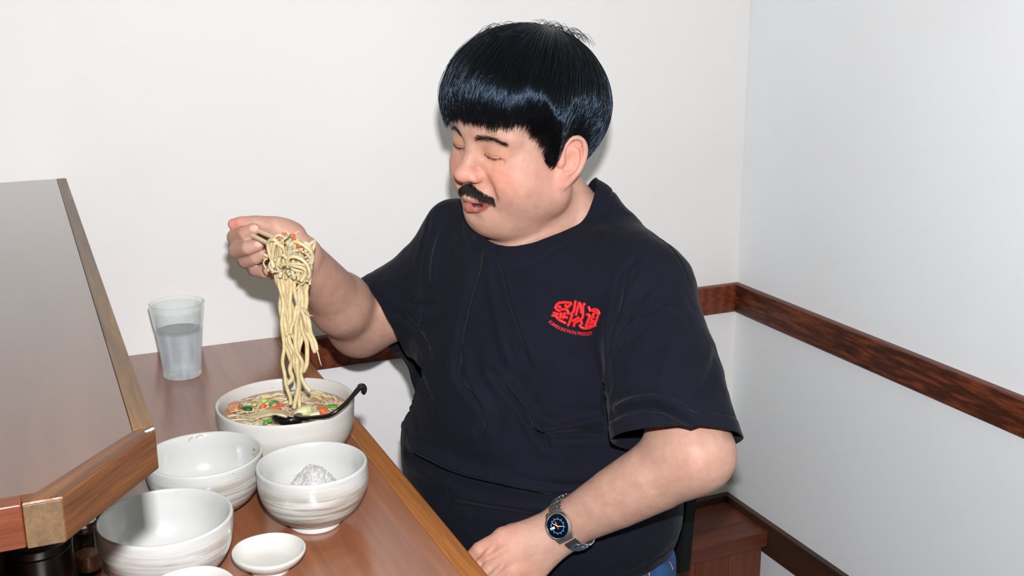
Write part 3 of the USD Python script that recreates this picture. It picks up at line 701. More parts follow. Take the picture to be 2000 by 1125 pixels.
def solid(v, f, th):
    """cloth of thickness th below an open surface"""
    nn = trimesh.Trimesh(v, f, process=False).vertex_normals; n = len(v)
    e = np.vstack([f[:, [0, 1]], f[:, [1, 2]], f[:, [2, 0]]]); k = np.sort(e, 1); _, i, c = np.unique(k, axis=0, return_index=True, return_counts=True); b = e[i[c == 1]]
    return np.vstack([v, v - nn * th]), np.vstack([f, f[:, ::-1] + n, np.c_[b[:, 1], b[:, 0], b[:, 0] + n], np.c_[b[:, 1], b[:, 0] + n, b[:, 1] + n]])
HIT = {}
def hit(v, f, pts):
    """where sight lines through the picture's points meet the surface"""
    if HIT.get('k') is not v: q = pix(v); HIT.update(k=v, q=q, T=cKDTree(q[f].mean(1)[:, :2]))
    q, T_, out = HIT['q'], HIT['T'], []
    for x, y in pts:
        c = np.array(T_.query_ball_point((x, y), 14.0), int)
        if not len(c): out.append(None); continue
        a, b, d = q[f[c, 0]], q[f[c, 1]], q[f[c, 2]]
        den = (b[:, 1] - d[:, 1]) * (a[:, 0] - d[:, 0]) + (d[:, 0] - b[:, 0]) * (a[:, 1] - d[:, 1]); den = np.where(np.abs(den) < 1e-9, 1e-9, den)
        w0 = ((b[:, 1] - d[:, 1]) * (x - d[:, 0]) + (d[:, 0] - b[:, 0]) * (y - d[:, 1])) / den; w1 = ((d[:, 1] - a[:, 1]) * (x - d[:, 0]) + (a[:, 0] - d[:, 0]) * (y - d[:, 1])) / den
        W = np.stack([w0, w1, 1 - w0 - w1], 1); ok = W.min(1) > -.002
        if not ok.any(): out.append(None); continue
        W = W[ok] / np.stack([a[:, 2], b[:, 2], d[:, 2]], 1)[ok]; W /= W.sum(1, keepdims=True)
        p_ = (W[:, :, None] * v[f[c[ok]]]).sum(1); out.append(p_[((p_ - EYE) @ CAM[2]).argmin()])
    return out
sv, sf = surface_net(shirt, (.2, -1.1, .45), (1.1, .0, 1.15), .0045)
sv, sf = clip(sv, sf, shirt_cut(sv)); sv, sf = biggest(sv, sf)
# folds: (line over the cloth, depth in metres, half width)
FOLDS = [([(959, 724), (994, 768), (1026, 810), (1047, 842), (1063, 855), (1068, 873)], -.0055, .006), ([(985, 740), (1020, 785), (1050, 825), (1075, 850)], .004, .009),
    ([(895, 700), (898, 746), (920, 772), (935, 791), (935, 842)], -.0045, .007), ([(915, 700), (925, 750), (948, 790), (950, 840)], .004, .010),
    ([(795, 886), (805, 893), (840, 912), (911, 941), (962, 952), (1010, 962), (1052, 970), (1122, 967)], -.0085, .009), ([(800, 868), (850, 893), (915, 921), (965, 934), (1060, 950)], .005, .011),
    ([(1030, 826), (1060, 836), (1090, 836), (1122, 829), (1157, 821), (1185, 815)], .0045, .008), ([(1050, 850), (1106, 850), (1163, 849), (1190, 852)], -.0050, .007),
    ([(892, 986), (949, 996), (1026, 1007), (1060, 1010)], -.0040, .008), ([(880, 968), (950, 980), (1030, 990)], .003, .010), ([(972, 930), (1058, 944), (1154, 944), (1200, 925)], -.0035, .008),
    ([(936, 481), (930, 525), (914, 583), (898, 660), (893, 705)], -.0040, .008), ([(968, 484), (978, 558), (994, 612), (1010, 657), (1029, 700), (1034, 715)], -.0045, .006), ([(955, 500), (958, 560), (970, 620), (985, 680), (1000, 720)], .003, .010),
    ([(838, 430), (826, 480), (818, 520), (822, 580), (812, 640)], -.0030, .005), ([(870, 440), (850, 500), (848, 560)], .003, .010),
    ([(1242, 506), (1216, 545), (1204, 596), (1191, 644), (1188, 700), (1190, 760)], -.0045, .006), ([(1274, 561), (1242, 596), (1216, 644), (1206, 690)], -.0030, .006), ([(1325, 583), (1274, 609), (1232, 631), (1204, 673)], -.0035, .006),
    ([(1260, 530), (1232, 570), (1220, 610)], .003, .008), ([(1300, 600), (1250, 625), (1225, 655)], .003, .008), ([(1271, 455), (1316, 494), (1340, 535), (1351, 564)], -.0012, .003),
    ([(1182, 740), (1183, 790), (1182, 840)], -.0050, .006), ([(1196, 812), (1242, 796), (1289, 797), (1322, 811), (1362, 834)], -.0050, .006), ([(1205, 798), (1250, 780), (1300, 782), (1345, 805)], .0040, .009),
    ([(810, 700), (830, 760), (850, 800)], -.002, .010), ([(1400, 680), (1385, 740), (1360, 790)], -.003, .012), ([(1330, 640), (1300, 720), (1290, 770)], .0025, .014), ([(760, 560), (800, 590), (850, 600)], -.0028, .008), ([(770, 610), (810, 640), (840, 690)], -.0030, .008)]
sn = trimesh.Trimesh(sv, sf, process=False).vertex_normals
disp = np.zeros(len(sv))
def dpoly(p, pts):
    out = np.full(len(p), 9.0)
    for a, b in zip(pts[:-1], pts[1:]):
        d = b - a; t = np.clip((p - a) @ d / max(d @ d, 1e-12), 0, 1); out = np.minimum(out, np.linalg.norm(p - a - t[:, None] * d, axis=1))
    return out
sv, sf = refine(sv, sf, lambda q: (q - EYE) @ CAM[2] < 1.62); sn = trimesh.Trimesh(sv, sf, process=False).vertex_normals; disp = np.zeros(len(sv))
HT = hit(sv, sf, np.vstack([spline(l_, 3 * len(l_)) for l_, _, _ in FOLDS]))
for line, amp, wd_ in FOLDS:
    L3 = [h_ for h_ in HT[:3 * len(line)] if h_ is not None]; HT = HT[3 * len(line):]
    if len(L3) < 2: continue
    L3 = np.array(L3); near = np.nonzero((np.abs(sv - (L3.min(0) + L3.max(0)) / 2) < (L3.max(0) - L3.min(0)) / 2 + 3.2 * wd_).all(1))[0]
    dd = dpoly(sv[near], L3); e0 = np.minimum(np.linalg.norm(sv[near] - L3[0], axis=1), np.linalg.norm(sv[near] - L3[-1], axis=1)); ln = np.linalg.norm(L3[-1] - L3[0])
    disp[near] += 1.15 * amp * (1.15 * np.exp(-.5 * (dd / (wd_ * .48)) ** 2) - .38 * np.exp(-.5 * ((dd - wd_ * 1.3) / (wd_ * .75)) ** 2)) * np.clip(.25 + e0 / (ln * .22), 0, 1)
disp += (meshkit.fbm(sv * 16, 3, 4) - .5) * .006 + (meshkit.fbm(sv * 45, 3, 9) - .5) * .0022
sc_ = shirt_cut(sv); edge = np.clip(sc_, 0, .05)
band = np.where(sc_ < .5, np.exp(-.5 * ((edge - .020) / .0014) ** 2), 0); disp -= band * .0012; disp += np.where(edge < .019, .0008, 0)
pk = hit(sv, sf, [(1046, 682), (1120, 694), (1190, 704), (1186, 760), (1176, 800), (1100, 800), (1044, 786)])
pk = [q for q in pk if q is not None]
for a_, b_ in zip(pk, pk[1:] + pk[:1]): disp -= .0007 * np.exp(-.5 * (dpoly(sv, [a_, b_]) / .0022) ** 2)
sv = sv + sn * disp[:, None]
shirt_prim = obj('t_shirt', trimesh.Trimesh(*solid(sv, sf, .0022), process=False), MAT['shirt_cotton'], man, True)
tag(shirt_prim, 'loose black cotton t-shirt with a chest pocket')

# jeans
jn = SDF()
jn.ell((.67, -.545, .535), (.178, .142, .115), TR, k=.05)
for h_, k_, a_ in ((hipL, knL, anL), (hipR, knR, anR)):
    jn.cap(h_, k_, .088, .064, k=.05); jn.cap(k_, a_ + (0, 0, .015), .062, .052, k=.03)
jv, jf = surface_net(jn, (.1, -1.1, .0), (1.0, -.2, .75), .006)
jc = np.minimum(jv[:, 2] - .105, .645 - jv[:, 2]); jv, jf = clip(jv, jf, jc)
jv = jv + trimesh.Trimesh(jv, jf, process=False).vertex_normals * ((meshkit.fbm(jv * 22, 3, 6) - .5) * .012)[:, None]
jeans = tag(obj('jeans', trimesh.Trimesh(*solid(jv, jf, .002), process=False), MAT['denim'], man, True), 'blue denim jeans')
for a_ in (anL, anR):
    sd = np.array([-.96, -.25, 0]); sh = SDF(); sh.cap(a_ + (0.015, 0, -.045), a_ + sd * .16 + (0, 0, -.058), .041, .029, k=.02); sh.cap(a_ + (.01, 0, 0), a_ + (.01, 0, -.04), .045, .045, k=.02)
    shv, shf = surface_net(sh, a_ - .25, a_ + .12, .005); shv[:, 2] = np.maximum(shv[:, 2], .0005)
    shoe = obj('shoe', (shv, shf), MAT['black_leather'], man, True)
for ln_ in ([(1265, 1095), (1267, 1110), (1268, 1124)], [(1308, 1098), (1314, 1112), (1322, 1124)]):
    h3 = [q for q in hit(jv, jf, ln_) if q is not None]
    if len(h3) > 1: obj('seam_stitching', tube(h3, .0009, 5), MAT['orange_thread'], jeans)

# ------------------------------------------------------------------ red embroidery on the shirt's chest
def px_emb(q): return np.array(q, float) / 14.067 + (1065, 580)
EMB = [[(360, 170), (560, 150), (730, 172)], [(400, 160), (310, 230), (280, 330)], [(725, 175), (640, 260), (560, 310)], [(540, 220), (640, 300)], [(350, 262), (440, 285)], [(300, 340), (420, 392)], [(215, 432), (380, 480)], [(180, 515), (300, 530), (345, 610)],
    [(430, 350), (620, 385), (620, 480)], [(450, 430), (400, 590)], [(545, 425), (480, 600)], [(500, 540), (620, 570)], [(360, 620), (570, 725)], [(845, 105), (800, 330), (745, 440), (665, 460)], [(745, 480), (690, 640), (625, 800)], [(945, 140), (890, 330), (845, 510)],
    [(960, 170), (990, 330), (990, 450)], [(930, 560), (740, 670)], [(1090, 175), (1040, 380), (1000, 600), (800, 740), (795, 815)], [(985, 640), (1010, 760)], [(940, 755), (1010, 840), (1090, 860)], [(1190, 260), (1250, 400)], [(1130, 485), (1205, 490), (1165, 680), (1130, 830)],
    [(1290, 355), (1440, 365), (1490, 480)], [(1290, 375), (1400, 425), (1490, 488)], [(1345, 455), (1290, 650), (1400, 675)], [(1450, 520), (1400, 680)], [(1300, 550), (1350, 565)], [(1210, 705), (1400, 722)], [(1095, 862), (1250, 832), (1390, 765)], [(1195, 790), (1300, 800)]]
sn = trimesh.Trimesh(sv, sf, process=False).vertex_normals; s_tree = cKDTree(sv)
def on_shirt(pts, up=.0):
    h_ = hit(sv, sf, pts); out = [q + sn[s_tree.query(q)[1]] * up for q in h_ if q is not None]; return out
em = []
for k, l_ in enumerate(EMB):
    q = on_shirt(spline([px_emb(a_) for a_ in l_], 4 + 4 * len(l_)), .0004)
    if len(q) > 2: em.append(tube(q, .00215, 7))
emb = tag(obj('embroidered_emblem', cat(*em), MAT['red_thread'], shirt_prim, True), 'red embroidered emblem of angular characters on the left chest')
arc = spline([px_emb(a_) for a_ in [(118, 672), (300, 800), (480, 890), (600, 930), (780, 975), (950, 1005), (1120, 1018), (1300, 985)]], 400)
al = np.r_[0, np.cumsum(np.linalg.norm(np.diff(arc, axis=0), axis=1))]; words = 'KUMABASHI PACHI PRODUCT'; hpx = 6.2
adv = [(.45 if c == ' ' else .42 if c == 'I' else .95 if c == 'M' else .78) for c in words]; tot = sum(adv); pos = 0; lm = []
for c, w_ in zip(words, adv):
    if c != ' ':
        g_ = meshkit.text_mesh(c, 1.0, .12, bold=True); g_.vertices[:, 0] -= g_.vertices[:, 0].mean(); gw = np.ptp(g_.vertices[:, 0])
        s_at = (pos + w_ / 2) / tot * al[-1]; c0 = np.array([np.interp(s_at, al, arc[:, 0]), np.interp(s_at, al, arc[:, 1])]); c1 = np.array([np.interp(s_at + 1, al, arc[:, 0]), np.interp(s_at + 1, al, arc[:, 1])]); tx = (c1 - c0) / np.linalg.norm(c1 - c0); up_ = np.array([tx[1], -tx[0]])
        kx = w_ / tot * al[-1] * .96 / max(gw, .2)
        pp = c0 + g_.vertices[:, :1] * kx * tx + (g_.vertices[:, 1:2] - .45) * hpx * up_
        hh = hit(sv, sf, pp)
        if all(q is not None for q in hh):
            hh = np.array(hh); g_.vertices = hh + sn[s_tree.query(hh)[1]] * (.0003 + g_.vertices[:, 2:3] * .004); lm.append(g_)
    pos += w_
if lm: tag(obj('embroidered_lettering', cat(*lm), MAT['red_thread'], shirt_prim), 'small red arched capital letters under the emblem')

# ------------------------------------------------------------------ chair
plain('chair_vinyl', s2l(9, 16, 14), .8, specular_ior_level=.15)
plain('chair_metal', s2l(40, 40, 42), .35, metallic=.9)
ch = thing('counter_chair', 'dark green-black upholstered counter chair that the man sits on', 'chair')
cb = np.array([.655, -.54, 0]) - FV * .200
def bent(u): return cb + LV * u + FV * (.9 * u * u)
bk = []
for z in np.linspace(.45, .70, 12):
    for u in np.linspace(-.16, .152, 22): bk.append(np.r_[(bent(u) - FV * (z - .5) * .16)[:2], z])
bk = np.array(bk); fr = bk + FV * .010; rr = bk - FV * .016; n_, m_ = 12, 22
i_, j_ = np.meshgrid(np.arange(n_ - 1), np.arange(m_ - 1), indexing='ij'); a_ = (i_ * m_ + j_).ravel(); q_ = np.vstack([np.c_[a_, a_ + 1, a_ + m_ + 1], np.c_[a_, a_ + m_ + 1, a_ + m_]])
oc = solid(fr, q_ if True else 0, 0)[1][:0]
bp = trimesh.Trimesh(*solid(fr, q_[:, ::-1] if np.dot(np.cross(fr[q_[0, 1]] - fr[q_[0, 0]], fr[q_[0, 2]] - fr[q_[0, 0]]), FV) < 0 else q_, .026), process=False)
obj('backrest', bp, MAT['chair_vinyl'], ch, 40)
sc0 = np.array([.655, -.54, 0])
seat = lathe([(0, .330), (.17, .330), (.185, .336), (.19, .350), (.185, .364), (.165, .371), (0, .373)], 48); seat.apply_translation(sc0 + FV * .01)
obj('seat', seat, MAT['chair_vinyl'], ch, 40)
for s in (-.1, .1):
    obj('back_post', tube([sc0 - FV * .12 + LV * s + (0, 0, .326), sc0 - FV * .20 + LV * s + (0, 0, .37), bent(s) - FV * .012 + (0, 0, .50), bent(s) - FV * .035 + (0, 0, .62)], .009, 10), MAT['chair_metal'], ch, True)
po = lathe([(0, .02), (.03, .02), (.026, .05), (.026, .3295), (0, .3295)], 24); po.apply_translation(sc0); obj('post', po, MAT['chair_metal'], ch, 40)
ba = lathe([(0, 0), (.19, 0), (.195, .006), (.19, .012), (.05, .022), (0, .022)], 40); ba.apply_translation(sc0); obj('base', ba, MAT['chair_metal'], ch, 40)

# ------------------------------------------------------------------ wrist watch
plain('steel', (.66, .67, .68), .34, metallic=1.0)
plain('dial_black', s2l(8, 10, 22), .25)
plain('dial_blue', s2l(60, 150, 220), .35)
plain('hand_white', s2l(240, 238, 230), .3)
plain('hand_orange', s2l(230, 110, 40), .3)
mat('clear_pane', {'t': ('transparent_bsdf', {}), 'gl': ('glossy_bsdf', {'roughness': .02}), 'f': ('fresnel', {'IOR': 1.45}), 'm': ('mix_closure', {})}, [('f.fac', 'm.fac'), ('t.BSDF', 'm.closure1'), ('gl.BSDF', 'm.closure2')], 'm.closure')
wt = (elL - wrL) / np.linalg.norm(elL - wrL); wc = wrL + wt * .010
wn = EYE - wc; wn = wn - wt * (wn @ wt); wn /= np.linalg.norm(wn); wb = np.cross(wn, wt)
nb = bv[(np.abs((bv - wc) @ wt) < .010) & (np.linalg.norm(bv - wc, axis=1) < .040)] - wc
ang = np.arctan2(nb @ wb, nb @ wn); rad = np.hypot(nb @ wb, nb @ wn)
def ring_r(th): 
    d = np.abs((ang[None] - np.atleast_1d(th)[:, None] + PI) % (2 * PI) - PI); return np.array([rad[x < .22].max() if (x < .22).any() else rad.max() for x in d])
th = np.linspace(-PI, PI, 48, endpoint=False); rr_ = ring_r(th); rr_ = (rr_ + np.roll(rr_, 1) + np.roll(rr_, -1)) / 3 + .0012
def ring_pt(t_): r_ = np.interp((t_ + PI) % (2 * PI) - PI, np.r_[th, PI], np.r_[rr_, rr_[0]]); return r_ * (math.cos(t_) * wn + math.sin(t_) * wb)
# the watch face sits where the photo shows it, on the side turned up
t0 = min(np.linspace(-.8, .8, 81), key=lambda t_: np.linalg.norm(pix(wc + ring_pt(t_))[:2] - (1096, 1025)) + 5 * abs(t_))
ww = thing('wristwatch', 'steel wristwatch with a blue and black dial on the left wrist', 'watch', wc)
cn = ring_pt(t0); nn_ = cn / np.linalg.norm(cn); bb_ = np.cross(nn_, wt); WB = np.array([wt, bb_, nn_])          # local x along the arm, y round the wrist, z outward
def wloc(m, base=cn): m = m.copy(); m.vertices = base + m.vertices @ WB; return m
RC = .0184
case = lathe([(0, -.001), (RC * .93, -.001), (RC, .001), (RC, .005), (RC * .95, .0068), (RC * .86, .0072), (RC * .82, .0062), (RC * .82, .0050), (0, .0050)], 56)
lug = trimesh.convex.convex_hull(np.array([(x, y * s, z) for s in (-1, 1) for y, w_ in ((0.0, .0150), (.0150, .0128), (.0205, .0100)) for x in (-w_, w_) for z in (-.001 - y * .06, .0042 - y * .10)]))
obj('case', cat(wloc(case), wloc(lug)), MAT['steel'], ww, 35)
obj('dial', wloc(lathe([(0, .0051), (RC * .82, .0051), (RC * .82, .0054), (0, .0054)], 48)), MAT['dial_black'], ww)
# twelve o'clock points down the strap as the photo shows
rg = []
for k in range(12):
    a0 = k * PI / 6
    for q in np.linspace(a0 + .07, a0 + .455, 4)[:-1]:
        q2 = q + .13; P4 = [(r_ * math.cos(x), r_ * math.sin(x)) for r_, x in ((.0082, q), (.0091, q), (.0091, q2), (.0082, q2))]; rg.append(prism(P4, .0054, .0057))
    for rr0, rr1, w_ in ((.0082, .0108, .055),):
        P4 = [(r_ * math.cos(x), r_ * math.sin(x)) for r_, x in ((rr0, a0 - w_), (rr1, a0 - w_ * .8), (rr1, a0 + w_ * .8), (rr0, a0 + w_))]; rg.append(prism(P4, .0054, .0057))
obj('hour_ring', wloc(cat(*rg)), MAT['dial_blue'], ww)
ex, ey = (CAM @ wt)[:2] * (1, -1), (CAM @ bb_)[:2] * (1, -1)
def dirw(dx, dy): v_ = np.linalg.solve(np.array([ex, ey]).T, np.array([dx, dy], float)); return v_ / np.linalg.norm(v_)
def bar(d, L0, L1, w_, z, t_=.0003):
    d = np.asarray(d); n2 = np.array([-d[1], d[0]]); return prism([tuple(d * L0 + n2 * w_), tuple(d * L1 + n2 * w_ * .35), tuple(d * L1 - n2 * w_ * .35), tuple(d * L0 - n2 * w_)], z, z + t_)
d3 = dirw(-95, 55)
obj('date_window', wloc(bar(d3, .0052, .0108, .0019, .0054) if 0 else prism([tuple(np.array(d3) * a_ + np.array([-d3[1], d3[0]]) * b_) for a_, b_ in ((.0046, -.0015), (.0112, -.0015), (.0112, .0015), (.0046, .0015))], .0054, .0057)), MAT['hand_white'], ww)
obj('hour_hand', wloc(bar(dirw(-105, -48), -.001, .0078, .0007, .0058)), MAT['hand_white'], ww)
obj('minute_hand', wloc(bar(dirw(105, -12), -.001, .0088, .0006, .0061)), MAT['hand_white'], ww)
obj('second_hand', wloc(cat(bar(dirw(-45, -95), .002, .0068, .0010, .0064), bar(dirw(25, 60), 0, .0042, .0006, .0064))), MAT['hand_orange'], ww)
obj('crystal', wloc(lathe([(RC * .815, .0066), (RC * .80, .0070), (RC * .5, .0076), (0, .0078)], 40)), MAT['clear_pane'], ww, True)
s1 = .0215 / np.linalg.norm(cn)
nl = 17; ths = np.linspace(t0 + s1 + .05, t0 + 2 * PI - s1 - .05, nl + 1)
for k in range(nl):
    a_, b_ = ths[k], ths[k + 1]; p0, p1 = ring_pt(a_ + .012), ring_pt(b_ - .012); mid = (p0 + p1) / 2; y_ = (p1 - p0); L_ = np.linalg.norm(y_); y_ /= L_; z_ = np.cross(wt, y_); z_ = z_ if z_ @ mid > 0 else -z_
    wdt = .0098 - .0018 * (1 - abs(2 * (k + .5) / nl - 1)); FR = np.array([wt, y_, z_])
    parts = [box(-wdt, wdt, -L_ / 2, L_ / 2, -.0002, .0022, .0005), box(-wdt * .45, wdt * .45, -L_ * .62, -L_ * .30, .0006, .0030, .0004)]
    m_ = cat(*parts); m_.vertices = mid + m_.vertices @ FR; obj('link', m_, MAT['steel'], ww)

# ------------------------------------------------------------------ tableware
def ceramic(name, base, bandc, bands):
    return mat(name, {'tc': ('texture_coordinate', {}), 'm': ('mapping', {'scale': (7, 7, 150.0), 'rotation': (.05, .03, 0)}), 'n': ('noise_texture', {'scale': 1.0, 'detail': 4.0, 'roughness': .6, 'distortion': .4}), 'm2': ('mapping', {'scale': (5, 5, 60.0)}), 'n2': ('noise_texture', {'scale': 1.0, 'detail': 3.0}),
        'sx': ('separate_xyz', {}), 'zr': ('map_range', {'from_min': .006, 'from_max': .078, 'clamp': True}), 'zramp': ('rgb_ramp', {'ramp': bands}), 'r': ('rgb_ramp', {'ramp': [(.40, (0, 0, 0)), (.58, (1, 1, 1))]}), 'mu': ('math', {'math_type': 'multiply'}), 'at': ('attribute', {'attribute': 'outside'}), 'mo': ('math', {'math_type': 'multiply'}), 'mix': ('mix_color', {'a': base, 'b': bandc}),
        'v': ('voronoi_texture', {'scale': 85.0}), 'vr': ('rgb_ramp', {'ramp': [(.035, (1, 1, 1)), (.07, (0, 0, 0))]}), 'vn': ('noise_texture', {'scale': 30.0}), 'vm': ('math', {'math_type': 'greater_than', 'value2': .56}), 'vk': ('math', {'math_type': 'multiply'}), 'mix2': ('mix_color', {'b': (.16, .12, .09)}),
        'b': ('bump', {'strength': .35, 'distance': .0012}), 'p': ('principled_bsdf', {'roughness': .22, 'specular_ior_level': .5, 'coat_weight': .25, 'coat_roughness': .08})},
        [('tc.object', 'm.vector'), ('tc.object', 'm2.vector'), ('m.vector', 'n.vector'), ('m2.vector', 'n2.vector'), ('tc.object', 'sx.vector'), ('sx.z', 'zr.value'), ('zr.result', 'zramp.fac'), ('n.fac', 'r.fac'), ('r.color', 'mu.value1'), ('zramp.color', 'mu.value2'), ('at.fac', 'mo.value1'), ('mu.value', 'mo.value2'), ('mo.value', 'mix.fac'),
         ('tc.object', 'v.vector'), ('tc.object', 'vn.vector'), ('v.distance', 'vr.fac'), ('vn.fac', 'vm.value1'), ('vr.color', 'vk.value1'), ('vm.value', 'vk.value2'), ('mix.result', 'mix2.a'), ('vk.value', 'mix2.fac'), ('mix2.result', 'p.base_color'), ('n2.fac', 'b.height'), ('b.normal', 'p.normal')])
ceramic('glaze_banded', (.50, .51, .495), (.235, .18, .13), [(0, (1.0,) * 3), (.55, (1.0,) * 3), (.72, (.55,) * 3), (.86, (.2,) * 3), (1, (.05,) * 3)])
ceramic('glaze_plain', (.56, .55, .52), (.44, .39, .33), [(0, (.6,) * 3), (.6, (.35,) * 3), (1, (0,) * 3)])
plain('foot_bisque', (.58, .575, .56), .6)
def throw(seed, amp=.0010):
    def f(T, R, Z):
        p_ = np.c_[np.cos(T) * 1.2, np.sin(T) * 1.2, Z * 60]; k = np.clip(R / .04, 0, 1) * np.clip(Z / .012, 0, 1)
        return R + (meshkit.noise(p_, seed) - .5) * 2 * amp * k, Z + (meshkit.noise(np.c_[np.cos(T) * 1.5, np.sin(T) * 1.5, np.zeros(len(T))], seed + 3) - .5) * .0016 * k
    return f
def bowl(label, base, R, H, material, seed, fr=.43, group=None, name='bowl', deep=1.0, fh=.008):
    t = thing(name, label, 'bowl', base, rz=seed * 1.3, group=group)
    f0 = fr * R
    out = spline([(f0 * 1.02, fh), (R * .66, fh + .09 * H), (R * .88, fh + .30 * H), (R * .985, fh + .56 * H), (R * 1.0, fh + .76 * H), (R, H - .002)], 34)
    lip = [(R - .0008, H - .0004), (R - .0022, H), (R - .0036, H - .0006)]
    inn = spline([(R - .0046, H - .003), (R * .94 - .0035, fh + .60 * H), (R * .82 - .002, fh + .32 * H), (R * .52, fh + .115 * H), (R * .2, fh + .052 * H), (0, fh + .045 * H)], 26)
    lm_ = lathe(np.vstack([[(0, fh - .0005), (f0 * .9, fh - .0005)], out, lip, inn]), 88, throw(seed)); npf = 2 + len(out) + len(lip) + len(inn)
    mask = np.tile(np.r_[np.ones(2 + len(out)), np.zeros(len(lip) + len(inn))], 88).astype(np.float32)
    bo = usdkit.mesh(stage, str(t.GetPath()) + '/body', lm_, material, smooth=True)
    UsdGeom.PrimvarsAPI(bo).CreatePrimvar('outside', Sdf.ValueTypeNames.FloatArray, 'vertex').Set(Vt.FloatArray.FromNumpy(mask))
    obj('foot', lathe([(f0 * .80, fh), (f0 * .80, .0012), (f0 * .86, 0), (f0 * .97, 0), (f0 * 1.02, .0014), (f0 * 1.04, fh + .0004)], 64), MAT['foot_bisque'], t, 40)
    return t
RB = np.array([.2794, -.5464, ZT]); KB = np.array([.2672, -.7337, ZT]); B3 = np.array([.1583, -.6536, ZT]); B4 = np.array([.0965, -.8011, ZT])
bowl('large cream stoneware bowl full of noodle soup', RB, .0885, .0855, MAT['glaze_plain'], 1, .45, name='ramen_bowl')
bowl('grey-white banded bowl holding boiled rice, nearest the table edge', KB, .0632, .0765, MAT['glaze_banded'], 2, .45, name='rice_bowl')
b3 = bowl('emptied banded bowl with soup stains, between the rice bowl and the raised counter', B3, .0680, .0760, MAT['glaze_banded'], 3, .45)
bowl('emptied banded bowl in the foreground, partly under the raised counter corner', B4, .0680, .0760, MAT['glaze_banded'], 4, .45)
bowl('small plain white bowl cut off at the bottom of the picture', (.102, -.9315, ZT), .0418, .060, MAT['glaze_plain'], 5, .5, name='small_bowl', fh=.006)
ds = thing('small_dish', 'small empty off-white sauce dish in front of the rice bowl', 'dish', (.1968, -.8186, ZT))
obj('body', lathe(np.vstack([[(0, .0045), (.018, .0045)], spline([(.0205, .005), (.030, .0105), (.0375, .0185), (.0390, .0222)], 16), [(.0384, .0236), (.0370, .0238)], spline([(.0360, .0222), (.0320, .0160), (.022, .0100), (.010, .0085), (0, .0082)], 16)]), 72, throw(8, .0005)), MAT['glaze_plain'], ds, 50)
obj('foot', lathe([(.0165, .0055), (.0165, .001), (.0175, 0), (.0200, 0), (.0206, .001), (.0206, .0062)], 56), MAT['foot_bisque'], ds, 40)
plain('stain_brown', s2l(176, 138, 92), .5)
plain('stain_green', s2l(128, 140, 70), .5)
STAINS = [([.072, .0705, .068], [1.62, 1.68, 1.70], 'stain_brown'), ([.0725, .073, .071], [1.42, 1.50, 1.56], 'stain_brown'), ([.064, .066, .063], [.10, .16, .22], 'stain_green'), ([.058, .060, .057], [.02, .06, .10], 'stain_brown'), ([.060, .0585, .059], [.16, .19, .22], 'stain_brown')]
def stain(parent, rz, R_, zs, phis, mt, r=.0008):   # dried leavings inside an emptied bowl
    pts = [((R_ - .0052 - (.076 - z) * .12) * math.cos(f_ - rz), (R_ - .0052 - (.076 - z) * .12) * math.sin(f_ - rz), z) for z, f_ in zip(zs, phis)]
    obj('dried_stain', tube(spline(pts, 14), r, 6, flat=.6), MAT[mt], parent)

for zs_, ph_, mt_ in STAINS: stain(b3, 3 * 1.3, .0680, zs_, ph_, mt_)
# water glass
GLN = {'t': ('transparent_bsdf', {'color': (.985, .998, .998)}), 'gl': ('glass_bsdf', {'IOR': 1.5, 'roughness': 0.0, 'color': (.93, .97, .98)}), 'lw': ('layer_weight', {'blend': .5}), 'pw': ('math', {'math_type': 'power', 'value2': 2.2}), 'sc': ('math', {'math_type': 'multiply_add', 'value2': .85, 'value3': .06, 'use_clamp': True}), 'm': ('mix_closure', {})}
GLL = [('lw.facing', 'pw.value1'), ('pw.value', 'sc.value1'), ('sc.value', 'm.fac'), ('t.BSDF', 'm.closure1'), ('gl.BSDF', 'm.closure2')]
mat('glass_clear', GLN, GLL, 'm.closure')
# the tumbler: misted on the outside as high as the cold water stands
mat('glass_misted', {**GLN, 'tc': ('texture_coordinate', {}), 'sx': ('separate_xyz', {}), 'mr': ('map_range', {'from_min': .072, 'from_max': .078, 'to_min': .26, 'to_max': .015, 'clamp': True}), 'mp': ('mapping', {'scale': (110, 110, 18)}), 'n': ('noise_texture', {'scale': 1.0, 'detail': 4.0}), 'mu': ('math', {'math_type': 'multiply'}), 'd': ('diffuse_bsdf', {'color': (.86, .92, .97)}), 'm2': ('mix_closure', {}), 'dd': ('math', {'math_type': 'multiply', 'value2': 1.7})},
    GLL + [('tc.object', 'sx.vector'), ('tc.object', 'mp.vector'), ('mp.vector', 'n.vector'), ('sx.z', 'mr.value'), ('n.fac', 'dd.value1'), ('mr.result', 'mu.value1'), ('dd.value', 'mu.value2'), ('mu.value', 'm2.fac'), ('m.closure', 'm2.closure1'), ('d.BSDF', 'm2.closure2')], 'm2.closure')
mat('water_clear', {**GLN, 't': ('transparent_bsdf', {'color': (.99, .997, 1.0)}), 'gl': ('glass_bsdf', {'IOR': 1.33, 'roughness': 0.0, 'color': (.93, .97, 1.0)})}, GLL, 'm.closure')
GB = np.array([.2016, -.1375, ZT])
gl = thing('water_glass', 'faceted clear tumbler half full of water near the back wall', 'glass', GB)
def facet(T, R, Z):
    k = np.clip((.088 - Z) / .006, 0, 1) * np.clip((Z - .002) / .006, 0, 1); w_ = PI / 9; ph = (T + .2) % (2 * w_) - w_ 
    out_ = R > .0275
    return np.where(out_, R * (1 - k * .55 * (1 - np.cos(w_) / np.cos(ph))), R), Z
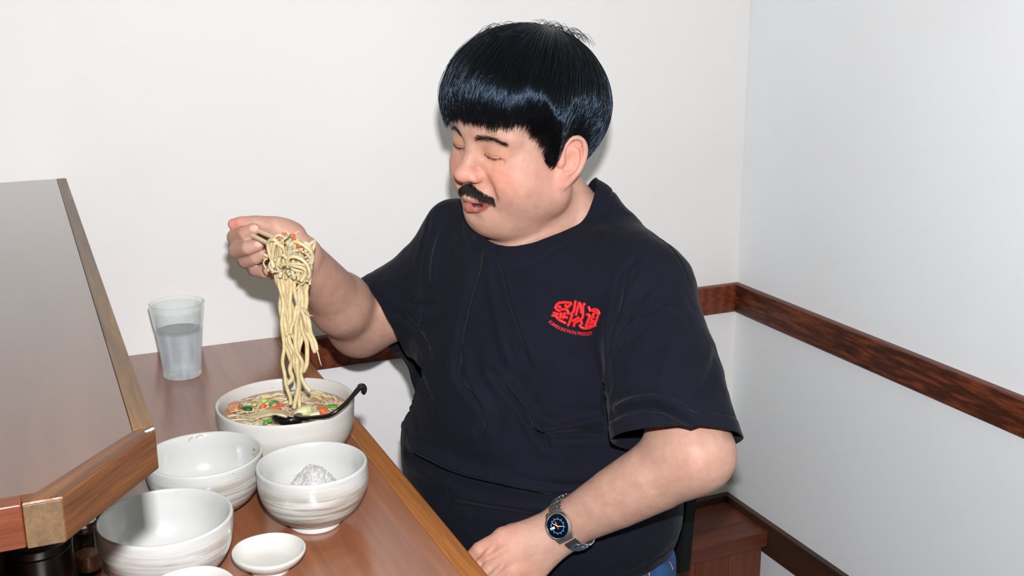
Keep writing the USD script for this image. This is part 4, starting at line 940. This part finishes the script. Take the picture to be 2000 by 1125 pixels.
gp = np.vstack([[(0, .0015), (.022, .0015), (.0285, 0)], spline([(.0297, .0012), (.0312, .02), (.0345, .055), (.0385, .088), (.0428, .1195)], 40), [(.0425, .1210), (.0418, .1214), (.0410, .1206)], spline([(.0404, .117), (.0368, .088), (.0318, .055), (.0285, .02), (.0265, .0115)], 36), [(.022, .0095), (0, .0090)]])
gm = lathe(gp, 144, facet)
obj('tumbler', gm, MAT['glass_misted'], gl, 25)
wl = .0755
wm = lathe(np.vstack([[(0, .0094), (.021, .0098)], spline([(.0262, .0118), (.0284, .02), (.0317, .055), (.03505, wl - .001)], 24), [(.0353, wl), (.0340, wl - .0008), (0, wl - .0010)]]), 96)
wt_ = tag(obj('water', wm, MAT['water_clear'], None, 30), 'still drinking water filling the lower part of the tumbler', 'water')
UsdGeom.Xformable(wt_).AddTranslateOp().Set(Gf.Vec3d(*map(float, GB)))

# ------------------------------------------------------------------ soup and its toppings
def noodle_mat(name, c1, c2, rough=.3):
    return mat(name, {'g': ('geometry', {}), 'n': ('noise_texture', {'scale': 160.0, 'detail': 3.0}), 'r': ('rgb_ramp', {'ramp': [(.3, c1), (.7, c2)]}), 'b': ('bump', {'strength': .2, 'distance': .0006}), 'p': ('principled_bsdf', {'roughness': rough, 'specular_ior_level': .5, 'subsurface_weight': .3, 'subsurface_scale': .002, 'subsurface_radius': (1, .7, .4)})},
               [('g.position', 'n.vector'), ('n.fac', 'r.fac'), ('r.color', 'p.base_color'), ('n.fac', 'b.height'), ('b.normal', 'p.normal')])
noodle_mat('noodle_dough', s2l(196, 174, 126), s2l(216, 198, 158))
noodle_mat('sprout_white', s2l(184, 166, 130), s2l(206, 194, 166))
noodle_mat('carrot_orange', s2l(196, 76, 38), s2l(222, 112, 66))
noodle_mat('scallion_green', s2l(40, 116, 44), s2l(104, 164, 62))
noodle_mat('scallion_dark', s2l(10, 72, 42), s2l(26, 100, 56))
noodle_mat('scallion_pale', s2l(150, 172, 50), s2l(196, 208, 110))
noodle_mat('cabbage_pale', s2l(204, 204, 150), s2l(228, 224, 184))
noodle_mat('pork_brown', s2l(150, 92, 60), s2l(196, 146, 108))
noodle_mat('onion_brown', s2l(196, 150, 112), s2l(222, 186, 150))
noodle_mat('broth_brown', s2l(166, 122, 84), s2l(190, 148, 110), .12)
noodle_mat('rice_white', s2l(192, 190, 185), s2l(204, 202, 198), .35)
ZS = ZT + .0705
def onz(px, py, z): d = np.array([(px - 1000) / F, (562.5 - py) / F, 1.0]) @ CAM; return EYE + d * (z - EYE[2]) / d[2]
br = lathe([(0, -.0035), (.0775, -.0035), (.0795, 0), (.070, .0006), (0, .0010)], 64, lambda T, R, Z: (R, Z + (meshkit.noise(np.c_[R * np.cos(T) * 90, R * np.sin(T) * 90, np.zeros(len(T))], 2) - .5) * .0015 * (R < .07))); br.apply_translation([RB[0], RB[1], ZS])
tag(obj('broth', br, MAT['broth_brown'], None, True), 'light brown soup broth filling the large cream bowl', 'soup')
def blob(c, size, axes=None, seed=0, rough=.25, sub=2):
    m = trimesh.creation.icosphere(subdivisions=sub); v = m.vertices.copy(); v = np.sign(v) * np.abs(v) ** .75; v *= 1 + (meshkit.noise(v * 2.2 + seed * 7.3, seed) - .5)[:, None] * 2 * rough
    v = v * np.array(size)
    if axes is not None: v = v @ np.asarray(axes)
    m.vertices = v + np.asarray(c); return m
def yaw(a_, tilt=0.0):
    c, s = math.cos(a_), math.sin(a_); X = np.array([c, s, 0]); Z = np.array([-s * math.sin(tilt), c * math.sin(tilt), math.cos(tilt)]); return np.array([X, np.cross(Z, X), Z])
def piece(name, label, category, mt, px, py, dz, size, a_, tilt=0.0, seed=0, group=None):
    c = onz(px, py, ZS + dz); return tag(obj(name, blob(c, size, yaw(a_, tilt), seed), MAT[mt], None, True), label, category, group)
piece('pork_slice', 'browned pork piece at the left inside the soup bowl', 'meat', 'pork_brown', 459, 795, .004, (.011, .008, .007), 1.2, .3, 3)
piece('carrot_slice', 'largest orange carrot piece, in the middle of the soup', 'carrot', 'carrot_orange', 536, 798, .004, (.016, .0052, .0035), .55, .3, 5)
piece('carrot_slice', 'orange carrot cube at the right of the soup beside the spoon', 'carrot', 'carrot_orange', 632, 803, .004, (.0055, .0045, .0040), .3, .2, 6)
piece('carrot_slice', 'small orange carrot bit left of the largest carrot piece', 'carrot', 'carrot_orange', 514, 794, .004, (.0045, .0035, .0030), .8, .2, 7)
piece('cabbage_piece', 'pale yellow-green cabbage leaf above the spoon in the soup', 'cabbage', 'cabbage_pale', 592, 803, .006, (.0125, .0085, .0058), .6, .35, 8)
piece('cabbage_piece', 'cream cabbage scrap behind the spoon, right of the pale cabbage leaf', 'cabbage', 'cabbage_pale', 614, 810, .005, (.008, .0055, .0035), .2, .2, 18)
def scal(label, mt, px, py, L_, r_, a_, tilt, dz=.006):
    c = onz(px, py, ZS + dz); A_ = yaw(a_, tilt); u = np.linspace(-.5, .5, 7)[:, None]
    p_ = c + u * L_ * A_[0] + A_[2] * (-.18 * L_ * u ** 2 * 4)
    return tag(obj('scallion_piece', tube(p_, np.interp(np.abs(u[:, 0]), [0, .4, .5], [r_, r_ * .95, r_ * .5]), 9, flat=.55), MAT[mt], None, True), label, 'scallion')
scal('dark green scallion square at the left of the soup', 'scallion_dark', 483, 797, .012, .0052, 2.2, .5)
scal('yellow-green scallion ring at the back of the soup', 'scallion_pale', 516, 782, .008, .0045, .2, .2)
scal('long green scallion strip at the back of the soup', 'scallion_green', 533, 784, .019, .0030, .85, .2)
scal('dark green scallion leaf where the lifted noodles enter the soup', 'scallion_dark', 569, 777, .010, .0042, 1.5, .8, .008)
scal('bright green scallion piece at the front of the soup', 'scallion_green', 526, 821, .018, .0040, .35, .2, .008)
scal('long green scallion piece at the right side of the soup', 'scallion_green', 647, 793, .018, .0038, -.35, .1)
scal('small yellow-green scallion bit left of the carrots', 'scallion_pale', 497, 790, .006, .0034, .6, .2)
r4 = np.random.default_rng(12)
sp = []
for k in range(150):
    u_, v_ = r4.uniform(-1, 1, 2)
    if u_ * u_ + v_ * v_ > .86: continue
    c = np.array([RB[0] + u_ * .074, RB[1] + v_ * .074, ZS + r4.uniform(-.0004, .0040)]); a_ = r4.uniform(0, PI); L_ = r4.uniform(.012, .030); cv = r4.normal(0, 12.0)
    uu = np.linspace(-.5, .5, 8)[:, None]; p_ = c + uu * L_ * np.array([math.cos(a_), math.sin(a_), r4.normal(0, .06)]) + (uu ** 2) * L_ * L_ * cv * np.array([-math.sin(a_), math.cos(a_), .1]) * 1.6; rad_ = np.hypot(p_[:, 0] - RB[0], p_[:, 1] - RB[1])
    if rad_.max() < .079: sp.append(tube(p_, r4.uniform(.0008, .0014), 6))
tag(obj('bean_sprouts', cat(*sp), MAT['sprout_white'], None, True), 'pale bean sprouts floating all over the noodle soup', 'bean sprouts', kind='stuff')
sn_ = []
for k in range(9):
    o_ = (k - 4) * 1.6; l_ = spline([onz(470 + k * 2, 812 + o_ * .4, ZS - .002), onz(500 + k, 811 + o_ * .5, ZS + .004), onz(523 + k, 806 + o_ * .6, ZS + .0085), onz(548 + k, 808 + o_ * .7, ZS + .007), onz(570 - k, 818 + o_ * .5, ZS - .002)], 24)
    sn_.append(tube(l_, .0020, 7))
for k in range(46):
    a0 = r4.uniform(0, 2 * PI); rr0 = r4.uniform(.02, .072); c = np.array([RB[0] + rr0 * math.cos(a0), RB[1] + rr0 * math.sin(a0), ZS - .0005]); a_ = a0 + PI / 2; L_ = r4.uniform(.03, .06); uu = np.linspace(-.5, .5, 12)[:, None]
    p_ = c + uu * L_ * np.array([math.cos(a_), math.sin(a_), 0]) - (uu ** 2) * L_ * .55 * np.array([math.cos(a0), math.sin(a0), 0]) + np.array([0, 0, 1]) * (.0028 * np.sin(uu * 7 + k))
    if np.hypot(p_[:, 0] - RB[0], p_[:, 1] - RB[1]).max() < .0775: sn_.append(tube(p_, .0020, 7))
tag(obj('soup_noodles', cat(*sn_), MAT['noodle_dough'], None, True), 'yellow noodles still lying in the soup bowl', 'noodles', kind='stuff')

# lifted noodles, chopsticks
def nd(y): return np.interp(y, [455, 480, 560, 800], [1.366, 1.369, 1.388, 1.434])
def N3(pts, off=0.0): return np.array([P(x, y, nd(y) + off + (0 if len(q) == 0 else q[0])) for x, y, *q in pts])
nb_ = thing('lifted_noodles', 'hank of pale yellow noodles lifted from the soup by the chopsticks', 'noodles')
HANG = [[(547, 500), (543, 530), (547, 560), (552, 609), (552, 658), (555, 687), (552, 709), (555, 732), (559, 750), (565, 767), (565, 790)],
    [(556, 500), (553, 530), (556, 560), (559, 599), (559, 654), (566, 681), (572, 701), (568, 726), (570, 738), (565, 745), (557, 754)],
    [(566, 495), (565, 530), (568, 570), (567, 600), (565, 648), (567, 669), (577, 693), (581, 716), (584, 736), (582, 755), (577, 780), (576, 797)],
    [(573, 500), (575, 540), (578, 580), (582, 605), (578, 642), (576, 669), (584, 693), (590, 707), (586, 726), (592, 744), (606, 764)],
    [(590, 500), (595, 540), (592, 572), (586, 619), (589, 654), (586, 677), (584, 701), (583, 728), (586, 755), (585, 778), (584, 797)],
    [(598, 505), (597, 550), (592, 600), (593, 654), (600, 677), (601, 697), (596, 716), (592, 726)],
    [(550, 500), (549, 540), (555, 590), (556, 630), (562, 655)],
    [(585, 500), (586, 560), (580, 600), (572, 630), (568, 652)],
    [(560, 500), (562, 560), (573, 610), (583, 640), (584, 668), (578, 690)],
    [(600, 510), (603, 545), (597, 590), (601, 625), (606, 644), (613, 667), (619, 684)],
    [(595, 520), (588, 560), (592, 610), (597, 640), (606, 665), (617, 688)],
    [(541, 505), (540, 540), (548, 580), (549, 620), (556, 652), (557, 672), (564, 690), (568, 715)],
    [(578, 510), (570, 550), (562, 590), (563, 630), (573, 660), (575, 700), (580, 735)]]
for k, l_ in enumerate(HANG):
    off = ((k * 5) % 7 - 3) * .0022
    q = spline(N3(l_, off), 10 * len(l_)); s_ = np.linspace(0, 1, len(q)); q = q + np.outer(np.sin(s_ * 26 + k * 1.7) * .0009, _r) + np.outer(np.cos(s_ * 19 + k) * .0009, _fw)
    obj('noodle', tube(q, .00262 + .0002 * ((k * 3) % 4 - 1.5), 9), MAT['noodle_dough'], nb_, True)
tl = spline(N3([(618, 682), (621, 690), (624, 702), (628, 714)], 0), 14); obj('noodle', tube(tl, np.linspace(.0012, .0005, 14), 6), MAT['noodle_dough'], nb_, True)
r5 = np.random.default_rng(31)
for k in range(34):    # the tangle hung over the chopsticks
    x0 = r5.uniform(529, 596); top = 464 + .30 * (x0 - 530) + r5.normal(0, 7); wd_ = r5.uniform(7, 24) * r5.choice([-1, 1]); dz = r5.uniform(-.030, .004)
    if k % 3 == 0:     # lying across
        y0 = r5.uniform(470, 520); q = [(x0 - 26, y0 + r5.normal(0, 8), dz - .006), (x0 - 12, y0 - 8 + r5.normal(0, 6), dz - .012), (x0 + 4, y0 + r5.normal(0, 8), dz - .012), (x0 + 16, y0 + 12 + r5.normal(0, 8), dz - .008), (x0 + 14, y0 + 34, dz - .004)]
    else:
        q = [(x0 - wd_ * .7, top + r5.uniform(28, 62), dz), (x0 - wd_ * .8, top + 18 + r5.normal(0, 4), dz), (x0 - wd_ * .1, top - 1, dz - .004), (x0 + wd_ * .6, top + 10 + r5.normal(0, 5), dz + .002), (x0 + wd_ * r5.uniform(.1, .9), top + 36, dz + .003), (x0 + wd_ * r5.uniform(.0, .9), top + r5.uniform(50, 80), dz)]
    q = [(min(max(a_, 517), 608), *b_) for a_, *b_ in q]
    q = spline(N3(q), 34); obj('noodle', tube(q, r5.uniform(.0016, .0025), 8), MAT['noodle_dough'] if k % 4 else MAT['sprout_white'], nb_, True)
for k, l_ in enumerate([[(604, 478), (608, 500), (600, 525), (607, 555)], [(522, 505), (515, 512), (520, 524)], [(528, 512), (530, 527), (545, 530), (550, 522)], [(565, 458), (556, 452), (552, 464)], [(602, 482), (604, 496), (596, 503)], [(583, 452), (578, 455), (572, 458)], [(600, 530), (606, 545), (604, 556)]]):
    q = spline(N3(l_, -.026), 18); obj('bean_sprout', tube(q, .0012, 7), MAT['sprout_white'], nb_, True)
for (x, y, s_, mt, nm) in ((585, 477, .0048, 'carrot_orange', 'carrot_bit'), (571, 460, .0034, 'carrot_orange', 'carrot_bit'), (555, 456, .0028, 'carrot_orange', 'carrot_bit'), (543, 468, .0024, 'carrot_orange', 'carrot_bit'), (575, 466, .0026, 'carrot_orange', 'carrot_bit'), (597, 490, .0028, 'onion_brown', 'onion_bit'), (588, 487, .0030, 'onion_brown', 'onion_bit')):
    obj(nm, blob(P(x, y, 1.340), (s_ * .85, s_ * .75, s_ * .7), None, int(x), .45), MAT[mt], nb_, True)
obj('scallion_bit', tube(spline(N3([(556, 470), (560, 467), (566, 462)], -.031), 8), .0016, 6, flat=.5), MAT['scallion_dark'], nb_, True)
for k, l_ in enumerate([[(588, 600), (596, 606), (604, 616), (606, 622)], [(590, 612), (594, 632), (600, 650)], [(603, 615), (612, 617)]]):
    q = spline(N3(l_, -.008), 16); obj('onion_slice', tube(q, np.interp(np.linspace(0, 1, 16), [0, .3, .8, 1], [.0018, .0055, .0045, .001]) * (1 if k < 2 else .3), 10, flat=.25), MAT['onion_brown'], nb_, True)
plain('chopstick_wood', s2l(226, 205, 168), .5)
for k, (a_, b_, da, db) in enumerate((((492, 459.5), (556, 492), 1.441, 1.356), ((507, 452), (570, 480), 1.441, 1.358))):
    A_, B_ = P(*a_, da), P(*b_, db); d_ = (A_ - B_) / np.linalg.norm(A_ - B_); A_ = B_ + d_ * .164
    q = np.array([B_ + (A_ - B_) * u for u in np.linspace(0, 1, 8)])
    tag(obj('chopstick', tube(q, np.interp(np.linspace(0, 1, 8), [0, 1], [.0021, .0038]), 10), MAT['chopstick_wood'], None, 40), ('lower pale wooden chopstick held in the raised hand', 'upper pale wooden chopstick held in the raised hand')[k], 'chopstick')

# spoon
plain('black_melamine', s2l(14, 14, 15), .18)
so = thing('soup_spoon', 'black hook-handled soup spoon resting on the rim of the large bowl', 'spoon')
SPC = np.array([RB[0] - .010, RB[1] - .052, ZS + .0080])
hl = spline([SPC + (.014, -.003, .0035), P(597, 817, 1.384), P(620, 815, 1.374), P(645, 810, 1.370), P(668, 794, 1.374), P(686, 776, 1.381), P(698, 762, 1.387), P(705, 755, 1.391)], 48)
obj('handle', tube(hl, np.interp(np.linspace(0, 1, 48), [0, .10, .3, .8, 1], [.0066, .0052, .0040, .0040, .0050]), 14, flat=.7), MAT['black_melamine'], so, True)
obj('hook', tube(spline([hl[-2], P(709, 755, 1.392), P(711, 761, 1.394), P(709, 766, 1.396)], 12), np.linspace(.0050, .0040, 12), 12, flat=.8), MAT['black_melamine'], so, True)
sx = hl[6] - SPC; sx[2] = 0; sx /= np.linalg.norm(sx); sz = np.array([0, .55, 1.0]); sz -= sx * (sz @ sx); sz /= np.linalg.norm(sz)
SB = np.array([sx, np.cross(sz, sx), sz])
bwl = lathe(np.vstack([spline([(0, -.0085), (.009, -.0070), (.0150, -.0030), (.0168, .0022)], 14), [(.0164, .0030), (.0156, .0024)], spline([(.0142, -.0022), (.0083, -.0056), (0, -.0068)], 12)]), 40)
bwl.vertices = SPC + (bwl.vertices * (1.25, .95, 1)) @ SB; obj('bowl', bwl, MAT['black_melamine'], so, 50)

# boiled rice
r6 = np.random.default_rng(77); gr = []
g0 = tube(np.array([(x, 0, 0) for x in (-.0028, -.0017, 0, .0017, .0028)]), [.0006, .0011, .00125, .0011, .0006], 6)
def rice_h(x, y):
    x, y = np.asarray(x, float), np.asarray(y, float); d2 = (x - .004) ** 2 + ((y - .012) * 1.05) ** 2
    z = .026 + .0375 * np.exp(-(d2 / .00085) ** 1.25) + .011 * (meshkit.fbm(np.stack([x * 95, y * 95, np.full(x.shape, 2.0)], -1), 3, 4) - .5)
    return z - np.clip(np.hypot(x, y) - .034, 0, 1) * .9
ra, rr_g = np.meshgrid(np.linspace(0, 2 * PI, 72, endpoint=False), np.linspace(0, .041, 44), indexing='ij')
gx, gy = rr_g * np.cos(ra), rr_g * np.sin(ra); top = np.stack([gx, gy, rice_h(gx, gy)], -1)
core = trimesh.Trimesh(top.reshape(-1, 3), grid_faces(72, 44)[:, ::-1], process=False); core.invert() if core.face_normals[:, 2].mean() < 0 else None
for k in range(1000):
    rr0 = .040 * math.sqrt(r6.random()); a0 = r6.uniform(0, 2 * PI); x, y = rr0 * math.cos(a0), rr0 * math.sin(a0); e_ = .001
    h_, hx, hy = float(rice_h(x, y)), float(rice_h(x + e_, y)), float(rice_h(x, y + e_)); nz = np.array([-(hx - h_) / e_, -(hy - h_) / e_, 1]); nz /= np.linalg.norm(nz)
    t1_ = np.array([math.cos(k * 2.4), math.sin(k * 2.4), 0]); t1_ -= nz * (t1_ @ nz); t1_ /= np.linalg.norm(t1_)
    m_ = g0.copy(); m_.vertices = m_.vertices @ np.array([t1_, np.cross(nz, t1_), nz]) + np.array([x, y, h_]) + nz * r6.uniform(-.0006, .0003); gr.append(m_)
rc = cat(core, *gr); rc.apply_translation(KB); tag(obj('boiled_rice', rc, MAT['rice_white'], None, True), 'leftover boiled white rice heaped in the banded bowl', 'rice', kind='stuff')

# ------------------------------------------------------------------ condiments in the shade of the raised counter
plain('black_lacquer', s2l(10, 14, 13), .35)
plain('jar_steel', (.55, .56, .56), .22, metallic=1.0)
cn_ = thing('black_canister', 'black cylindrical canister standing under the raised counter', 'canister', (-.026, -.790, ZT))
obj('body', lathe([(0, 0), (.030, 0), (.031, .002), (.031, .060), (.0295, .0615), (0, .0615)], 48), MAT['black_lacquer'], cn_, 40)
obj('lid', lathe([(0, .0617), (.0315, .0617), (.0322, .063), (.0322, .070), (.030, .072), (.008, .0732), (.0, .0735)], 48), MAT['black_lacquer'], cn_, 40)
jr = thing('spice_jar', 'small clear glass spice jar with a steel lid beside the black canister', 'jar', (.0195, -.7435, ZT))
obj('body', lathe([(0, 0), (.0125, 0), (.0140, .002), (.0140, .040), (.0120, .047), (.0110, .050), (.0098, .050), (.0108, .046), (.0126, .039), (.0126, .004), (0, .003)], 36), MAT['glass_clear'], jr, 40)
obj('lid', lathe(np.array([(0, .0495), (.0125, .0495), (.0132, .0505), (.0126, .0520), (.0132, .0535), (.0126, .0550), (.0132, .0565), (.0128, .060), (.011, .0615), (0, .062)]), 36), MAT['jar_steel'], jr, 30)
obj('pepper', lathe([(0, .0035), (.0120, .0045), (.0120, .022), (.006, .0235), (0, .024)], 28), MAT['pork_brown'], jr, 30)
cx_ = thing('chopstick_box', 'reddish wooden chopstick box in the dark under the raised counter', 'box', (-.120, -.790, ZT), .0)
obj('body', box(-.045, .045, -.09, .09, 0, .055, .002), MAT['red_front_wood'], cx_)
obj('lid', box(-.047, .047, -.092, .092, .0552, .064, .002), MAT['red_front_wood'], cx_)
mh = thing('menu_stand', 'flat black menu stand upright beside the chopstick box', 'menu stand', (-.052, -.70, ZT))
obj('panel', box(-.004, .004, -.075, .075, .006, .17, .001), MAT['black_lacquer'], mh)
obj('base', box(-.015, .015, -.078, .078, 0, .0062, .001), MAT['black_lacquer'], mh)
obj('edge_strip', box(.0041, .0052, -.0755, -.0735, .006, .17), MAT['chopstick_wood'], mh)
nx = thing('napkin_box', 'black napkin box in the dark behind the spice jar, under the raised counter', 'box', (.008, -.635, ZT))
obj('body', box(-.036, .036, -.055, .055, 0, .062, .003), MAT['black_lacquer'], nx)
obj('lid', box(-.037, .037, -.056, .056, .0622, .070, .002), MAT['black_lacquer'], nx)
nk = thing('black_saucer', 'small black saucer in front of the canister at the bottom left', 'dish', (.0085, -.838, ZT))
obj('body', lathe([(0, .003), (.015, .003), (.016, 0), (.018, 0), (.019, .003), (.026, .009), (.0268, .0105), (.0255, .0108), (.018, .0055), (0, .0048)], 48), MAT['black_lacquer'], nk, 40)
